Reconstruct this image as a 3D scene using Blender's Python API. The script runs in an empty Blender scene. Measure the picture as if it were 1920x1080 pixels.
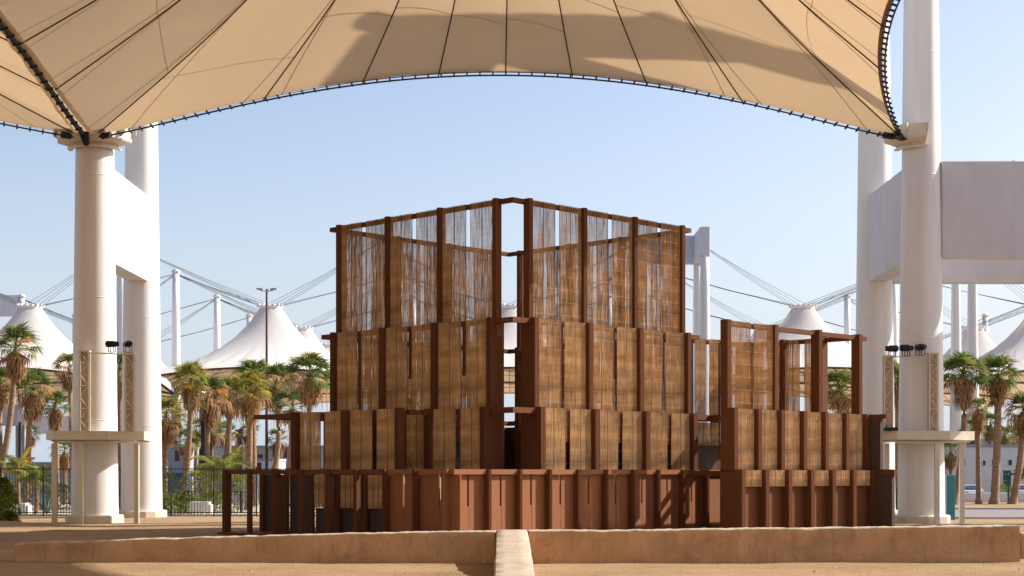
import bpy, math, random
from mathutils import Vector, Matrix, noise as mnoise

random.seed(7)
PI = math.pi
rad = math.radians
SC = bpy.context.scene
COL = SC.collection

# ------------------------------------------------------------------ camera, sky, sun, exposure
EYE = 2.5
cam_d = bpy.data.cameras.new('camera')
cam = bpy.data.objects.new('camera', cam_d)
COL.objects.link(cam)
cam.location = (0, 0, EYE)
cam.rotation_euler = (rad(90), 0, 0)
cam_d.sensor_width = 36
cam_d.lens = 56.25
cam_d.shift_y = 0.1812
cam_d.clip_end = 6000
SC.camera = cam

SUN_EL = 36.0
SUN_AZ = 17.0          # degrees behind the picture plane, sun on the right
SDIR = Vector((math.cos(rad(SUN_EL)) * math.cos(rad(SUN_AZ)), math.cos(rad(SUN_EL)) * math.sin(rad(SUN_AZ)), math.sin(rad(SUN_EL))))
w = bpy.data.worlds.new('World')
SC.world = w
w.use_nodes = True
nt = w.node_tree
nt.nodes.clear()
sky = nt.nodes.new('ShaderNodeTexSky')
sky.sky_type = 'NISHITA'
sky.sun_disc = False
sky.sun_elevation = rad(SUN_EL)
sky.sun_rotation = rad(90 - SUN_AZ)
sky.air_density = 1.0
sky.dust_density = 2.0
sky.ozone_density = 1.6
bg = nt.nodes.new('ShaderNodeBackground')
bg.inputs[1].default_value = 0.105
wo = nt.nodes.new('ShaderNodeOutputWorld')
tint = nt.nodes.new('ShaderNodeMix')
tint.data_type = 'RGBA'; tint.blend_type = 'MULTIPLY'
tint.inputs[0].default_value = 1.0
tint.inputs[7].default_value = (1.13, 1.02, 1.0, 1)      # dusty, slightly lilac desert sky
nt.links.new(sky.outputs[0], tint.inputs[6])
# pale blue ground haze all round the horizon
geo = nt.nodes.new('ShaderNodeTexCoord')
sep = nt.nodes.new('ShaderNodeSeparateXYZ')
mr_ = nt.nodes.new('ShaderNodeMapRange')
mr_.interpolation_type = 'SMOOTHSTEP'
mr_.inputs[1].default_value = -0.02; mr_.inputs[2].default_value = 0.22
mr_.inputs[3].default_value = 0.85; mr_.inputs[4].default_value = 0.0
hz = nt.nodes.new('ShaderNodeMix'); hz.data_type = 'RGBA'
hz.inputs[7].default_value = (3.45, 3.95, 4.75, 1)
nt.links.new(geo.outputs['Generated'], sep.inputs[0])
nt.links.new(sep.outputs[2], mr_.inputs[0])
nt.links.new(mr_.outputs[0], hz.inputs[0])
nt.links.new(tint.outputs[2], hz.inputs[6])
nt.links.new(hz.outputs[2], bg.inputs[0])
nt.links.new(bg.outputs[0], wo.inputs[0])

sun_d = bpy.data.lights.new('sun', 'SUN')
sun = bpy.data.objects.new('sun', sun_d)
COL.objects.link(sun)
sun_d.energy = 5.0
sun_d.angle = rad(0.5)
sun_d.color = (1.0, 0.94, 0.86)
sun.rotation_euler = SDIR.to_track_quat('Z', 'Y').to_euler()

SC.view_settings.view_transform = 'Standard'
SC.view_settings.look = 'None'
SC.view_settings.gamma = 1
SC.view_settings.use_curve_mapping = False
SC.view_settings.exposure = 0.90
SC.render.engine = 'CYCLES'
SC.cycles.max_bounces = 10
SC.cycles.diffuse_bounces = 6
SC.cycles.transmission_bounces = 6
SC.cycles.transparent_max_bounces = 8
SC.cycles.use_denoising = True


# ------------------------------------------------------------------ helpers
def tag(o, label=None, cat=None, group=None, kind=None):
    if label: o['label'] = label
    if cat: o['category'] = cat
    if group: o['group'] = group
    if kind: o['kind'] = kind
    return o


def empty(name, loc, rz=0.0, label=None, cat=None, group=None):
    o = bpy.data.objects.new(name, None)
    COL.objects.link(o)
    o.location = loc
    o.rotation_euler = (0, 0, rz)
    o.empty_display_size = 0.3
    return tag(o, label, cat, group)


def link(name, mesh, parent=None, mtx=None, loc=None, rot=None, scale=None):
    o = bpy.data.objects.new(name, mesh)
    COL.objects.link(o)
    if parent is not None: o.parent = parent
    if mtx is not None: o.matrix_local = mtx
    if loc is not None: o.location = loc
    if rot is not None: o.rotation_euler = rot
    if scale is not None: o.scale = scale
    return o


class MB:
    """collects geometry for ONE mesh"""
    def __init__(s):
        s.v = []; s.f = []; s.m = []; s.sm = []

    def add(s, verts, faces, m=0, smooth=False):
        b = len(s.v)
        s.v.extend([tuple(p) for p in verts])
        for f in faces:
            s.f.append(tuple(i + b for i in f)); s.m.append(m); s.sm.append(smooth)

    def box(s, x0, x1, y0, y1, z0, z1, m=0, M=None):
        P = [(x0, y0, z0), (x1, y0, z0), (x1, y1, z0), (x0, y1, z0), (x0, y0, z1), (x1, y0, z1), (x1, y1, z1), (x0, y1, z1)]
        if M is not None: P = [M @ Vector(p) for p in P]
        s.add(P, [(3, 2, 1, 0), (4, 5, 6, 7), (0, 1, 5, 4), (1, 2, 6, 5), (2, 3, 7, 6), (3, 0, 4, 7)], m)

    def bbox(s, x0, x1, y0, y1, z0, z1, b=0.02, m=0):
        """box with chamfered vertical and top edges"""
        def ring(i, z): return [(x0 + i, y0, z), (x1 - i, y0, z), (x1, y0 + i, z), (x1, y1 - i, z), (x1 - i, y1, z), (x0 + i, y1, z), (x0, y1 - i, z), (x0, y0 + i, z)]
        R0 = ring(b, z0); R1 = ring(b, z1 - b)
        R2 = [(min(max(x, x0 + b), x1 - b), min(max(y, y0 + b), y1 - b), z1) for x, y, _ in ring(b, 0)]
        V = R0 + R1 + R2
        F = []
        for k in range(8):
            j = (k + 1) % 8
            F.append((k, j, 8 + j, 8 + k)); F.append((8 + k, 8 + j, 16 + j, 16 + k))
        F.append(tuple(range(16, 24))); F.append(tuple(reversed(range(8))))
        s.add(V, F, m)

    def tube(s, pts, r, n=6, m=0, cap=True, smooth=True):
        pts = [Vector(p) for p in pts]
        rs = r if isinstance(r, (list, tuple)) else [r] * len(pts)
        V = []; F = []
        up = Vector((0, 0, 1))
        for i, p in enumerate(pts):
            d = (pts[min(i + 1, len(pts) - 1)] - pts[max(i - 1, 0)]).normalized()
            a = d.cross(up)
            if a.length < 1e-3: a = d.cross(Vector((0, 1, 0)))
            a.normalize(); b = a.cross(d)
            for k in range(n):
                t = 2 * PI * k / n
                V.append(p + (a * math.cos(t) + b * math.sin(t)) * rs[i])
        for i in range(len(pts) - 1):
            for k in range(n):
                j = (k + 1) % n
                F.append((i * n + k, i * n + j, (i + 1) * n + j, (i + 1) * n + k))
        s.add(V, F, m, smooth)
        if cap:
            s.add(V[:n], [tuple(range(n))], m)
            s.add(V[-n:], [tuple(reversed(range(n)))], m)

    def lathe(s, prof, n=32, m=0, a0=0.0, a1=2 * PI, c=(0, 0), smooth=True):
        full = abs(a1 - a0 - 2 * PI) < 1e-6
        na = n if full else n + 1
        V = []
        for r, z in prof:
            for k in range(na):
                t = a0 + (a1 - a0) * k / n
                V.append((c[0] + r * math.cos(t), c[1] + r * math.sin(t), z))
        F = []
        for i in range(len(prof) - 1):
            for k in range(n):
                j = (k + 1) % na if full else k + 1
                F.append((i * na + k, i * na + j, (i + 1) * na + j, (i + 1) * na + k))
        s.add(V, F, m, smooth)

    def mesh(s, name, mats):
        me = bpy.data.meshes.new(name)
        me.from_pydata(s.v, [], s.f)
        for mt in (mats if isinstance(mats, (list, tuple)) else [mats]): me.materials.append(mt)
        me.polygons.foreach_set('material_index', s.m)
        me.polygons.foreach_set('use_smooth', s.sm)
        me.update()
        return me

    def build(s, name, mats, parent=None, mtx=None, **k):
        return link(name, s.mesh(name, mats), parent, mtx, **k)


# ------------------------------------------------------------------ materials
def newmat(name):
    m = bpy.data.materials.new(name)
    m.use_nodes = True
    t = m.node_tree
    b = t.nodes['Principled BSDF']
    return m, t, b


def N(t, typ, **k):
    n = t.nodes.new(typ)
    for a, v in k.items():
        if a in ('scale', 'detail', 'rough', 'dist'):
            n.inputs[{'scale': 'Scale', 'detail': 'Detail', 'rough': 'Roughness', 'dist': 'Distortion'}[a]].default_value = v
        else: setattr(n, a, v)
    return n


def ramp(t, fac, stops):
    r = t.nodes.new('ShaderNodeValToRGB')
    e = r.color_ramp.elements
    while len(e) < len(stops): e.new(0.5)
    for x, (p, c) in zip(e, stops):
        x.position = p; x.color = (c[0], c[1], c[2], 1)
    t.links.new(fac, r.inputs[0])
    return r


def coords(t, which='Object', sc=(1, 1, 1)):
    tc = t.nodes.new('ShaderNodeTexCoord')
    mp = t.nodes.new('ShaderNodeMapping')
    mp.inputs['Scale'].default_value = sc
    t.links.new(tc.outputs[which], mp.inputs['Vector'])
    return mp.outputs[0]


def world_coords(t, sc=(1, 1, 1)):
    g = t.nodes.new('ShaderNodeNewGeometry')
    mp = t.nodes.new('ShaderNodeMapping')
    mp.inputs['Scale'].default_value = sc
    t.links.new(g.outputs['Position'], mp.inputs['Vector'])
    return mp.outputs[0]


def mul(c, k): return tuple(x * k for x in c)


def noisy(name, col, rough=0.7, sc=(1, 1, 1), scale=2.0, var=0.25, bump=0.0, bscale=30, rand=0.0, which='Object', col2=None, spec=0.3, detail=6):
    """two-tone noise over a base colour, optional fine bump and per-object brightness change"""
    m, t, b = newmat(name)
    v = world_coords(t, sc) if which == 'World' else coords(t, which, sc)
    n = N(t, 'ShaderNodeTexNoise', scale=scale, detail=detail, rough=0.6)
    t.links.new(v, n.inputs['Vector'])
    c2 = col2 if col2 else mul(col, 1 + var)
    r = ramp(t, n.outputs[0], [(0.28, mul(col, 1 - var)), (0.5, col), (0.72, c2)])
    out = r.outputs[0]
    if rand:
        oi = t.nodes.new('ShaderNodeObjectInfo')
        mr = N(t, 'ShaderNodeMapRange')
        mr.inputs[3].default_value = 1 - rand; mr.inputs[4].default_value = 1 + rand
        t.links.new(oi.outputs['Random'], mr.inputs[0])
        hs = t.nodes.new('ShaderNodeHueSaturation')
        t.links.new(out, hs.inputs['Color']); t.links.new(mr.outputs[0], hs.inputs['Value'])
        out = hs.outputs[0]
    t.links.new(out, b.inputs['Base Color'])
    b.inputs['Roughness'].default_value = rough
    b.inputs['Specular IOR Level'].default_value = spec
    if bump:
        n2 = N(t, 'ShaderNodeTexNoise', scale=bscale, detail=5)
        t.links.new(v, n2.inputs['Vector'])
        bp = t.nodes.new('ShaderNodeBump')
        bp.inputs['Strength'].default_value = bump
        bp.inputs['Distance'].default_value = 0.03
        t.links.new(n2.outputs[0], bp.inputs['Height'])
        t.links.new(bp.outputs[0], b.inputs['Normal'])
    return m


def thin(name, col, tcol, mix, sc=(1, 1, 1), scale=3.0, var=0.2, rand=0.0, rough=0.8, band=None):
    """thin sheet that also lets light through: diffuse + translucent"""
    m, t, b = newmat(name)
    t.nodes.remove(b)
    out = t.nodes['Material Output']
    v = coords(t, 'Object', sc)
    n = N(t, 'ShaderNodeTexNoise', scale=scale, detail=5, rough=0.6)
    t.links.new(v, n.inputs['Vector'])
    fac = n.outputs[0]
    if band:
        v2 = coords(t, 'Object', band)
        n2 = N(t, 'ShaderNodeTexNoise', scale=1.0, detail=2)
        t.links.new(v2, n2.inputs['Vector'])
        ad = N(t, 'ShaderNodeMath', operation='ADD'); ad.use_clamp = True
        s1 = N(t, 'ShaderNodeMath', operation='MULTIPLY'); s1.inputs[1].default_value = 0.40
        s2 = N(t, 'ShaderNodeMath', operation='MULTIPLY'); s2.inputs[1].default_value = 0.60
        t.links.new(fac, s1.inputs[0]); t.links.new(n2.outputs[0], s2.inputs[0])
        t.links.new(s1.outputs[0], ad.inputs[0]); t.links.new(s2.outputs[0], ad.inputs[1])
        fac = ad.outputs[0]
    lo_, hi_ = (0.40, 0.60) if band else (0.3, 0.7)
    r1 = ramp(t, fac, [(lo_, mul(col, 1 - var)), (0.5, col), (hi_, mul(col, 1 + var))])
    c = r1.outputs[0]
    if rand:
        oi = t.nodes.new('ShaderNodeObjectInfo')
        mr = N(t, 'ShaderNodeMapRange')
        mr.inputs[3].default_value = 1 - rand; mr.inputs[4].default_value = 1 + rand
        t.links.new(oi.outputs['Random'], mr.inputs[0])
        hs = t.nodes.new('ShaderNodeHueSaturation')
        t.links.new(c, hs.inputs['Color']); t.links.new(mr.outputs[0], hs.inputs['Value'])
        c = hs.outputs[0]
    d = t.nodes.new('ShaderNodeBsdfDiffuse')
    tr = t.nodes.new('ShaderNodeBsdfTranslucent')
    tr.inputs[0].default_value = (*tcol, 1)
    mx = t.nodes.new('ShaderNodeMixShader')
    mx.inputs[0].default_value = mix
    t.links.new(c, d.inputs[0])
    t.links.new(d.outputs[0], mx.inputs[1]); t.links.new(tr.outputs[0], mx.inputs[2])
    t.links.new(mx.outputs[0], out.inputs[0])
    return m


M = {}
M['wood'] = noisy('laminated_palm_board', (0.116, 0.047, 0.022), 0.6, (9, 9, 0.6), 3.0, 0.22, 0.15, 20, rand=0.10, spec=0.06)
M['board'] = noisy('palm_panel_board', (0.225, 0.097, 0.049), 0.6, (14, 14, 0.9), 3.0, 0.14, 0.12, 25, rand=0.06, spec=0.06)
M['brown_board'] = noisy('brown_panel_board', (0.13, 0.053, 0.025), 0.5, (14, 14, 0.9), 3.0, 0.2, 0.12, 25, rand=0.1, spec=0.06)
M['infill'] = noisy('tan_infill', (0.42, 0.32, 0.22), 0.8)
M['dark_board'] = noisy('grey_brown_board', (0.070, 0.049, 0.041), 0.6, (8, 8, 0.6), 3.0, 0.2, 0.1, 25, rand=0.08, spec=0.06)
M['reed'] = thin('woven_reed', (0.49, 0.315, 0.165), (0.45, 0.26, 0.10), 0.08, (70, 70, 0.9), 1.0, 0.42, rand=0.07, band=(0.35, 0.35, 1.7))
M['batten'] = noisy('reed_batten', (0.14, 0.06, 0.032), 0.6)
M['thread'] = noisy('reed_thread', (0.45, 0.38, 0.27), 0.8)
M['fabric'] = thin('tent_fabric', (0.62, 0.585, 0.525), (0.66, 0.465, 0.27), 0.265, (1, 1, 1), 0.35, 0.06, rand=0.025)
M['fabric_far'] = thin('far_tent_fabric', (0.69, 0.665, 0.63), (0.66, 0.49, 0.31), 0.24, (1, 1, 1), 0.12, 0.06, rand=0.03)
M['tape_f'] = thin('fabric_tape', (0.82, 0.76, 0.65), (0.80, 0.60, 0.38), 0.25)
M['seam'] = noisy('seam_tape', (0.54, 0.42, 0.30), 0.8)
M['belt'] = noisy('edge_belt', (0.16, 0.10, 0.06), 0.7)
M['tape'] = noisy('cream_tape', (0.74, 0.66, 0.52), 0.7)
M['cable'] = noisy('radial_cable_sheath', (0.055, 0.030, 0.016), 0.6)
M['blackcable'] = noisy('black_cable', (0.012, 0.013, 0.018), 0.5)
M['farcable'] = noisy('steel_cable', (0.10, 0.11, 0.13), 0.5)
M['beam'] = noisy('grey_white_painted_concrete', (0.565, 0.56, 0.59), 0.6, (0.8, 0.8, 0.25), 1.4, 0.07, 0.05, 4)
M['white'] = noisy('white_painted_steel', (0.68, 0.668, 0.65), 0.45, (1.6, 1.6, 0.10), 1.3, 0.09, 0.03, 5, spec=0.4)
M['cream'] = noisy('cream_painted_steel', (0.60, 0.54, 0.43), 0.5, (1, 1, 1), 2.0, 0.05)
M['concrete_white'] = noisy('white_concrete', (0.62, 0.58, 0.52), 0.85, (1, 1, 1), 3.0, 0.12, 0.2, 18)
M['black'] = noisy('black_metal', (0.012, 0.012, 0.013), 0.45)
M['fence'] = noisy('fence_metal', (0.02, 0.019, 0.02), 0.5)
M['glassdark'] = noisy('dark_lens', (0.02, 0.025, 0.035), 0.1)
M['maroon'] = noisy('maroon_paint', (0.14, 0.035, 0.045), 0.6)
M['pole'] = noisy('maroon_steel', (0.105, 0.05, 0.05), 0.5)
M['lamp'] = noisy('grey_lamp_head', (0.28, 0.29, 0.31), 0.5)
M['teal'] = noisy('teal_panel', (0.035, 0.20, 0.24), 0.45, (1, 1, 1), 1.0, 0.08)
M['beige'] = noisy('beige_render', (0.42, 0.38, 0.32), 0.85, (1, 1, 1), 0.5, 0.1)
M['greywall'] = noisy('grey_render', (0.33, 0.33, 0.34), 0.85, (1, 1, 1), 0.5, 0.1)
M['whitewall'] = noisy('white_render', (0.66, 0.65, 0.63), 0.85, (1, 1, 1), 0.5, 0.07)
M['green_paint'] = noisy('dark_green_paint', (0.03, 0.085, 0.06), 0.5)
M['pane'] = noisy('window_glass', (0.05, 0.07, 0.08), 0.12, spec=0.6)
M['blue'] = noisy('blue_sign_face', (0.03, 0.10, 0.30), 0.5)
M['carpaint'] = noisy('silver_car_paint', (0.55, 0.57, 0.60), 0.3, spec=0.6)
M['carglass'] = noisy('car_glass', (0.03, 0.045, 0.07), 0.08, spec=0.7)
M['tyre'] = noisy('tyre_rubber', (0.02, 0.02, 0.02), 0.9)
M['redlamp'] = noisy('tail_lamp', (0.30, 0.02, 0.02), 0.3)
M['trunk'] = noisy('palm_bark', (0.24, 0.155, 0.095), 0.95, (1, 1, 7), 1.6, 0.38, 0.6, 6, rand=0.12)
LC = dict(green=(0.095, 0.135, 0.038), olive=(0.18, 0.185, 0.055), lime=(0.18, 0.19, 0.04), yellow=(0.36, 0.25, 0.035), orange=(0.40, 0.19, 0.05), dead=(0.30, 0.185, 0.095), grey=(0.15, 0.175, 0.085))
for k_, c_ in LC.items():
    M['leaf_' + k_] = thin('palm_leaf_' + k_, c_, mul(c_, 1.5), 0.3, (1, 1, 1), 4.0, 0.35, rand=0.22)
M['shrub'] = thin('shrub_leaf', (0.075, 0.10, 0.03), (0.14, 0.17, 0.03), 0.3, (1, 1, 1), 3.0, 0.4, rand=0.1)
M['shrub_grey'] = thin('grey_shrub_leaf', (0.17, 0.18, 0.10), (0.2, 0.22, 0.1), 0.25, (1, 1, 1), 3.0, 0.35, rand=0.1)
M['shrub_lime'] = thin('lime_shrub_leaf', (0.13, 0.165, 0.03), (0.22, 0.26, 0.04), 0.3, (1, 1, 1), 3.0, 0.4, rand=0.1)
M['agave'] = noisy('agave_leaf', (0.10, 0.17, 0.14), 0.5)
M['asphalt'] = noisy('asphalt', (0.055, 0.053, 0.055), 0.9, (1, 1, 1), 0.8, 0.2, 0.2, 25, which='World')
M['gravel'] = noisy('pale_gravel', (0.40, 0.34, 0.27), 0.95, (1, 1, 1), 3.5, 0.35, 0.8, 12, which='World')
M['kerb'] = noisy('kerb_concrete', (0.42, 0.39, 0.34), 0.9, (1, 1, 1), 2.0, 0.12, which='World')


def paver_mat():
    m, t, b = newmat('pavers')
    v = world_coords(t)
    br = t.nodes.new('ShaderNodeTexBrick')
    br.inputs['Scale'].default_value = 2.0
    br.inputs['Color1'].default_value = (0.20, 0.16, 0.155, 1)
    br.inputs['Color2'].default_value = (0.16, 0.13, 0.135, 1)
    br.inputs['Mortar'].default_value = (0.12, 0.10, 0.095, 1)
    t.links.new(v, br.inputs['Vector'])
    t.links.new(br.outputs[0], b.inputs['Base Color'])
    b.inputs['Roughness'].default_value = 0.85
    return m


def earth_mat():
    m, t, b = newmat('rammed_earth_plaster')
    v = world_coords(t, (1, 1, 1))
    n1 = N(t, 'ShaderNodeTexNoise', scale=0.9, detail=6, rough=0.65); t.links.new(v, n1.inputs[0])
    r1 = ramp(t, n1.outputs[0], [(0.3, (0.36, 0.225, 0.125)), (0.5, (0.50, 0.308, 0.165)), (0.72, (0.56, 0.37, 0.215))])
    n2 = N(t, 'ShaderNodeTexNoise', scale=26, detail=6, rough=0.7); t.links.new(v, n2.inputs[0])
    r2 = ramp(t, n2.outputs[0], [(0.3, (0.72, 0.70, 0.68)), (0.55, (1, 1, 1)), (0.75, (1.12, 1.1, 1.06))])
    mx = N(t, 'ShaderNodeMix', data_type='RGBA', blend_type='MULTIPLY'); mx.inputs[0].default_value = 1
    t.links.new(r1.outputs[0], mx.inputs[6]); t.links.new(r2.outputs[0], mx.inputs[7])
    vs = world_coords(t, (2.2, 2.2, 0.35))
    n4 = N(t, 'ShaderNodeTexNoise', scale=1.6, detail=5, rough=0.7); t.links.new(vs, n4.inputs[0])
    r4 = ramp(t, n4.outputs[0], [(0.30, (0.74, 0.71, 0.68)), (0.48, (1, 1, 1)), (0.62, (1.0, 1.0, 1.0)), (0.76, (1.16, 1.17, 1.2))])
    mx4 = N(t, 'ShaderNodeMix', data_type='RGBA', blend_type='MULTIPLY'); mx4.inputs[0].default_value = 0.9
    t.links.new(mx.outputs[2], mx4.inputs[6]); t.links.new(r4.outputs[0], mx4.inputs[7])
    mx = mx4
    # pock marks
    vo = N(t, 'ShaderNodeTexVoronoi', scale=7.0); t.links.new(v, vo.inputs['Vector'])
    rv = ramp(t, vo.outputs['Distance'], [(0.0, (0.55, 0.5, 0.45)), (0.06, (1, 1, 1)), (1, (1, 1, 1))])
    mx2 = N(t, 'ShaderNodeMix', data_type='RGBA', blend_type='MULTIPLY'); mx2.inputs[0].default_value = 0.7
    t.links.new(mx.outputs[2], mx2.inputs[6]); t.links.new(rv.outputs[0], mx2.inputs[7])
    t.links.new(mx2.outputs[2], b.inputs['Base Color'])
    b.inputs['Roughness'].default_value = 0.95
    b.inputs['Specular IOR Level'].default_value = 0.15
    bp = t.nodes.new('ShaderNodeBump'); bp.inputs['Strength'].default_value = 0.5; bp.inputs['Distance'].default_value = 0.03
    t.links.new(n2.outputs[0], bp.inputs['Height']); t.links.new(bp.outputs[0], b.inputs['Normal'])
    return m


def sand_mat():
    m, t, b = newmat('packed_sand')
    v = world_coords(t)
    n1 = N(t, 'ShaderNodeTexNoise', scale=0.22, detail=6, rough=0.65); t.links.new(v, n1.inputs[0])
    r1 = ramp(t, n1.outputs[0], [(0.3, (0.26, 0.170, 0.094)), (0.5, (0.335, 0.230, 0.133)), (0.7, (0.39, 0.28, 0.17))])
    vs = world_coords(t, (0.5, 2.6, 1))
    n2 = N(t, 'ShaderNodeTexNoise', scale=4.0, detail=9, rough=0.78); t.links.new(vs, n2.inputs[0])
    r2 = ramp(t, n2.outputs[0], [(0.32, (0.50, 0.46, 0.42)), (0.47, (0.93, 0.93, 0.93)), (0.68, (1.2, 1.18, 1.14))])
    mx = N(t, 'ShaderNodeMix', data_type='RGBA', blend_type='MULTIPLY'); mx.inputs[0].default_value = 1
    t.links.new(r1.outputs[0], mx.inputs[6]); t.links.new(r2.outputs[0], mx.inputs[7])
    t.links.new(mx.outputs[2], b.inputs['Base Color'])
    b.inputs['Roughness'].default_value = 0.95
    b.inputs['Specular IOR Level'].default_value = 0.1
    n3 = N(t, 'ShaderNodeTexNoise', scale=14, detail=8, rough=0.7); t.links.new(v, n3.inputs[0])
    bp = t.nodes.new('ShaderNodeBump'); bp.inputs['Strength'].default_value = 0.9; bp.inputs['Distance'].default_value = 0.11
    t.links.new(n3.outputs[0], bp.inputs['Height']); t.links.new(bp.outputs[0], b.inputs['Normal'])
    return m


M['earth_stone'] = noisy('sand_stone', (0.30, 0.22, 0.15), 0.95, (1, 1, 1), 3.0, 0.4, which='World')
M['pavers'] = paver_mat()
M['earth'] = earth_mat()
M['sand'] = sand_mat()
M['earth_top'] = noisy('weathered_earth_top', (0.34, 0.287, 0.226), 0.95, (1, 1, 1), 2.0, 0.14, 0.6, 22, which='World')


# ------------------------------------------------------------------ ground
def ground_z(x, y):
    a = 1.0 if y < 80 else max(0.0, 1 - (y - 80) / 6.0)
    if y < 10: a *= 0.5
    z = 0.035 * mnoise.noise((x * 0.25, y * 0.35, 1.3)) + 0.018 * mnoise.noise((x * 1.1, y * 1.6, 4.1))
    # tyre tracks and low berm at the left, behind the low wall
    if x < -6:
        for c in (58.0, 63.0, 71.0):
            t = (y - c - 0.08 * x - 0.8 * math.sin(x * 0.15)) / 0.45
            z += (-0.05 + 0.03 * math.sin(x * 9)) * math.exp(-t * t) + 0.03 * math.exp(-((t - 1.6) ** 2))
        z += 0.28 * math.exp(-((y - 76) / 1.6) ** 2) * max(0, min(1, (-20.5 - x) / 4)) 
    return z * a


def axis_pts(segs):
    out = [segs[0][0]]
    for a, b, st in segs:
        n = max(1, int(round((b - a) / st)))
        out += [a + (b - a) * (i + 1) / n for i in range(n)]
    return out


gx = axis_pts([(-3000, -300, 900), (-300, -60, 40), (-60, -32, 4), (-32, 32, 0.4), (32, 60, 4), (60, 300, 40), (300, 3000, 900)])
gy = axis_pts([(-600, -40, 140), (-40, 28, 4), (28, 86, 0.3), (86, 130, 4), (130, 600, 47), (600, 4500, 975)])
g = MB()
V = [(x, y, ground_z(x, y) if (-60 < x < 60 and 20 < y < 90) else 0.0) for y in gy for x in gx]
nx = len(gx)
F = [(j * nx + i, j * nx + i + 1, (j + 1) * nx + i + 1, (j + 1) * nx + i) for j in range(len(gy) - 1) for i in range(nx - 1)]
g.add(V, F, 0, True)
tag(g.build('ground', M['sand']), kind='structure')


def sheet(name, x0, x1, y0, y1, z, mat):
    b = MB(); b.add([(x0, y0, z), (x1, y0, z), (x1, y1, z), (x0, y1, z)], [(0, 1, 2, 3)])
    return tag(b.build(name, mat), kind='structure')


sheet('planting_bed', -70, 14, 94.6, 128, 0.006, M['gravel'])
sheet('parking_ground', -160, 30, 129, 260, 0.006, M['asphalt'])
sheet('paved_road', 22.5, 90, 88.5, 111, 0.006, M['pavers'])
sheet('far_road', 31, 160, 142.5, 158, 0.006, M['asphalt'])
b = MB(); b.box(22.4, 90, 88.3, 88.5, -0.1, 0.10); b.box(22.4, 90, 111.0, 111.25, -0.1, 0.13)
tag(b.build('kerb', M['kerb']), kind='structure')
b = MB(); b.box(-70, 14, 94.35, 94.6, -0.1, 0.10)
tag(b.build('bed_kerb', M['kerb']), kind='structure')


# stones along the planting bed (joined: nobody could count them)
b = MB()
for i in range(900):
    x = random.uniform(-40, 0); y = 94.7 + abs(random.gauss(0, 1.6)); r = random.uniform(0.04, 0.13)
    P = [(x + r * random.uniform(.6, 1.2) * math.cos(a) , y + r * random.uniform(.6, 1.2) * math.sin(a), 0.0) for a in (0, 1.25, 2.5, 3.75, 5.0)]
    P.append((x, y, r * random.uniform(.7, 1.3)))
    b.add(P, [(k, (k + 1) % 5, 5) for k in range(5)])
tag(b.build('white_stones', M['concrete_white']), kind='stuff')


b = MB()
for i in range(2600):
    x = random.uniform(-26, 26); y = random.uniform(34, 80) if i % 3 else random.uniform(36, 44.4); r = random.uniform(0.008, 0.035) if random.random() < .93 else random.uniform(.035, .08)
    z = ground_z(x, y)
    P = [(x + r * random.uniform(.6, 1.3) * math.cos(a), y + r * random.uniform(.6, 1.3) * math.sin(a), z - .005) for a in (0, 1.25, 2.5, 3.75, 5.0)]
    P.append((x, y, z + r * random.uniform(.5, 1.0)))
    b.add(P, [(k, (k + 1) % 5, 5) for k in range(5)])
tag(b.build('loose_stones', M['earth_stone']), kind='stuff')


# ------------------------------------------------------------------ low earthen walls in front
def earth_wall(name, label, path, thick, seed):
    """path: list of (x, y, height); walls with uneven faces and a crumbly top edge"""
    pts = [Vector((p[0], p[1], 0)) for p in path]
    L = [0]
    for i in range(1, len(pts)): L.append(L[-1] + (pts[i] - pts[i - 1]).length)
    n = int(L[-1] / 0.09)
    rows = []
    for i in range(n + 1):
        s = L[-1] * i / n
        k = 0
        while k < len(L) - 2 and s > L[k + 1]: k += 1
        u = (s - L[k]) / (L[k + 1] - L[k])
        p = pts[k].lerp(pts[k + 1], u)
        h = path[k][2] * (1 - u) + path[k + 1][2] * u
        d = (pts[k + 1] - pts[k]).normalized()
        rows.append((p, h, Vector((d.y, -d.x, 0)), s))
    prof = [(-1, -0.1), (-1, .12), (-1, .35), (-1, .6), (-1, .85), (-0.985, .97), (-0.93, 1.0), (-.4, 1.005), (.3, 1.0), (.93, 1.0), (1, .95), (1, .5), (1, -0.1)]
    V = []; F = []
    np_ = len(prof)
    for p, h, nn, s in rows:
        hh = h + 0.03 * mnoise.noise((s * 0.7, seed, 0)) + 0.02 * mnoise.noise((s * 3.1, seed, 2)) + 0.012 * mnoise.noise((s * 8.3, seed, 4))
        for q, (o, z) in enumerate(prof):
            e = 0.014 * mnoise.noise((s * 2.2, q * 1.7, seed + 5)) + 0.012 * mnoise.noise((s * 9, q * 3.3, seed + 9))
            base = 0.05 * (1 - z) if z < .2 else 0
            V.append(p - nn * (o * (thick / 2 + e + base)) * -1 * -1 + Vector((0, 0, hh * z + (e if z > .9 else 0))))
    for i in range(len(rows) - 1):
        for q in range(np_ - 1):
            F.append((i * np_ + q, i * np_ + q + 1, (i + 1) * np_ + q + 1, (i + 1) * np_ + q))
    b = MB(); b.add(V, F, 0, True)
    for i_ in range(len(b.m)):
        if 5 <= i_ % (np_ - 1) <= 9: b.m[i_] = 1
    b.add(V[:np_], [tuple(range(np_))]); b.add(V[-np_:], [tuple(reversed(range(np_)))])
    return tag(b.build(name, [M['earth'], M['earth_top']]), label, 'wall')


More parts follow.
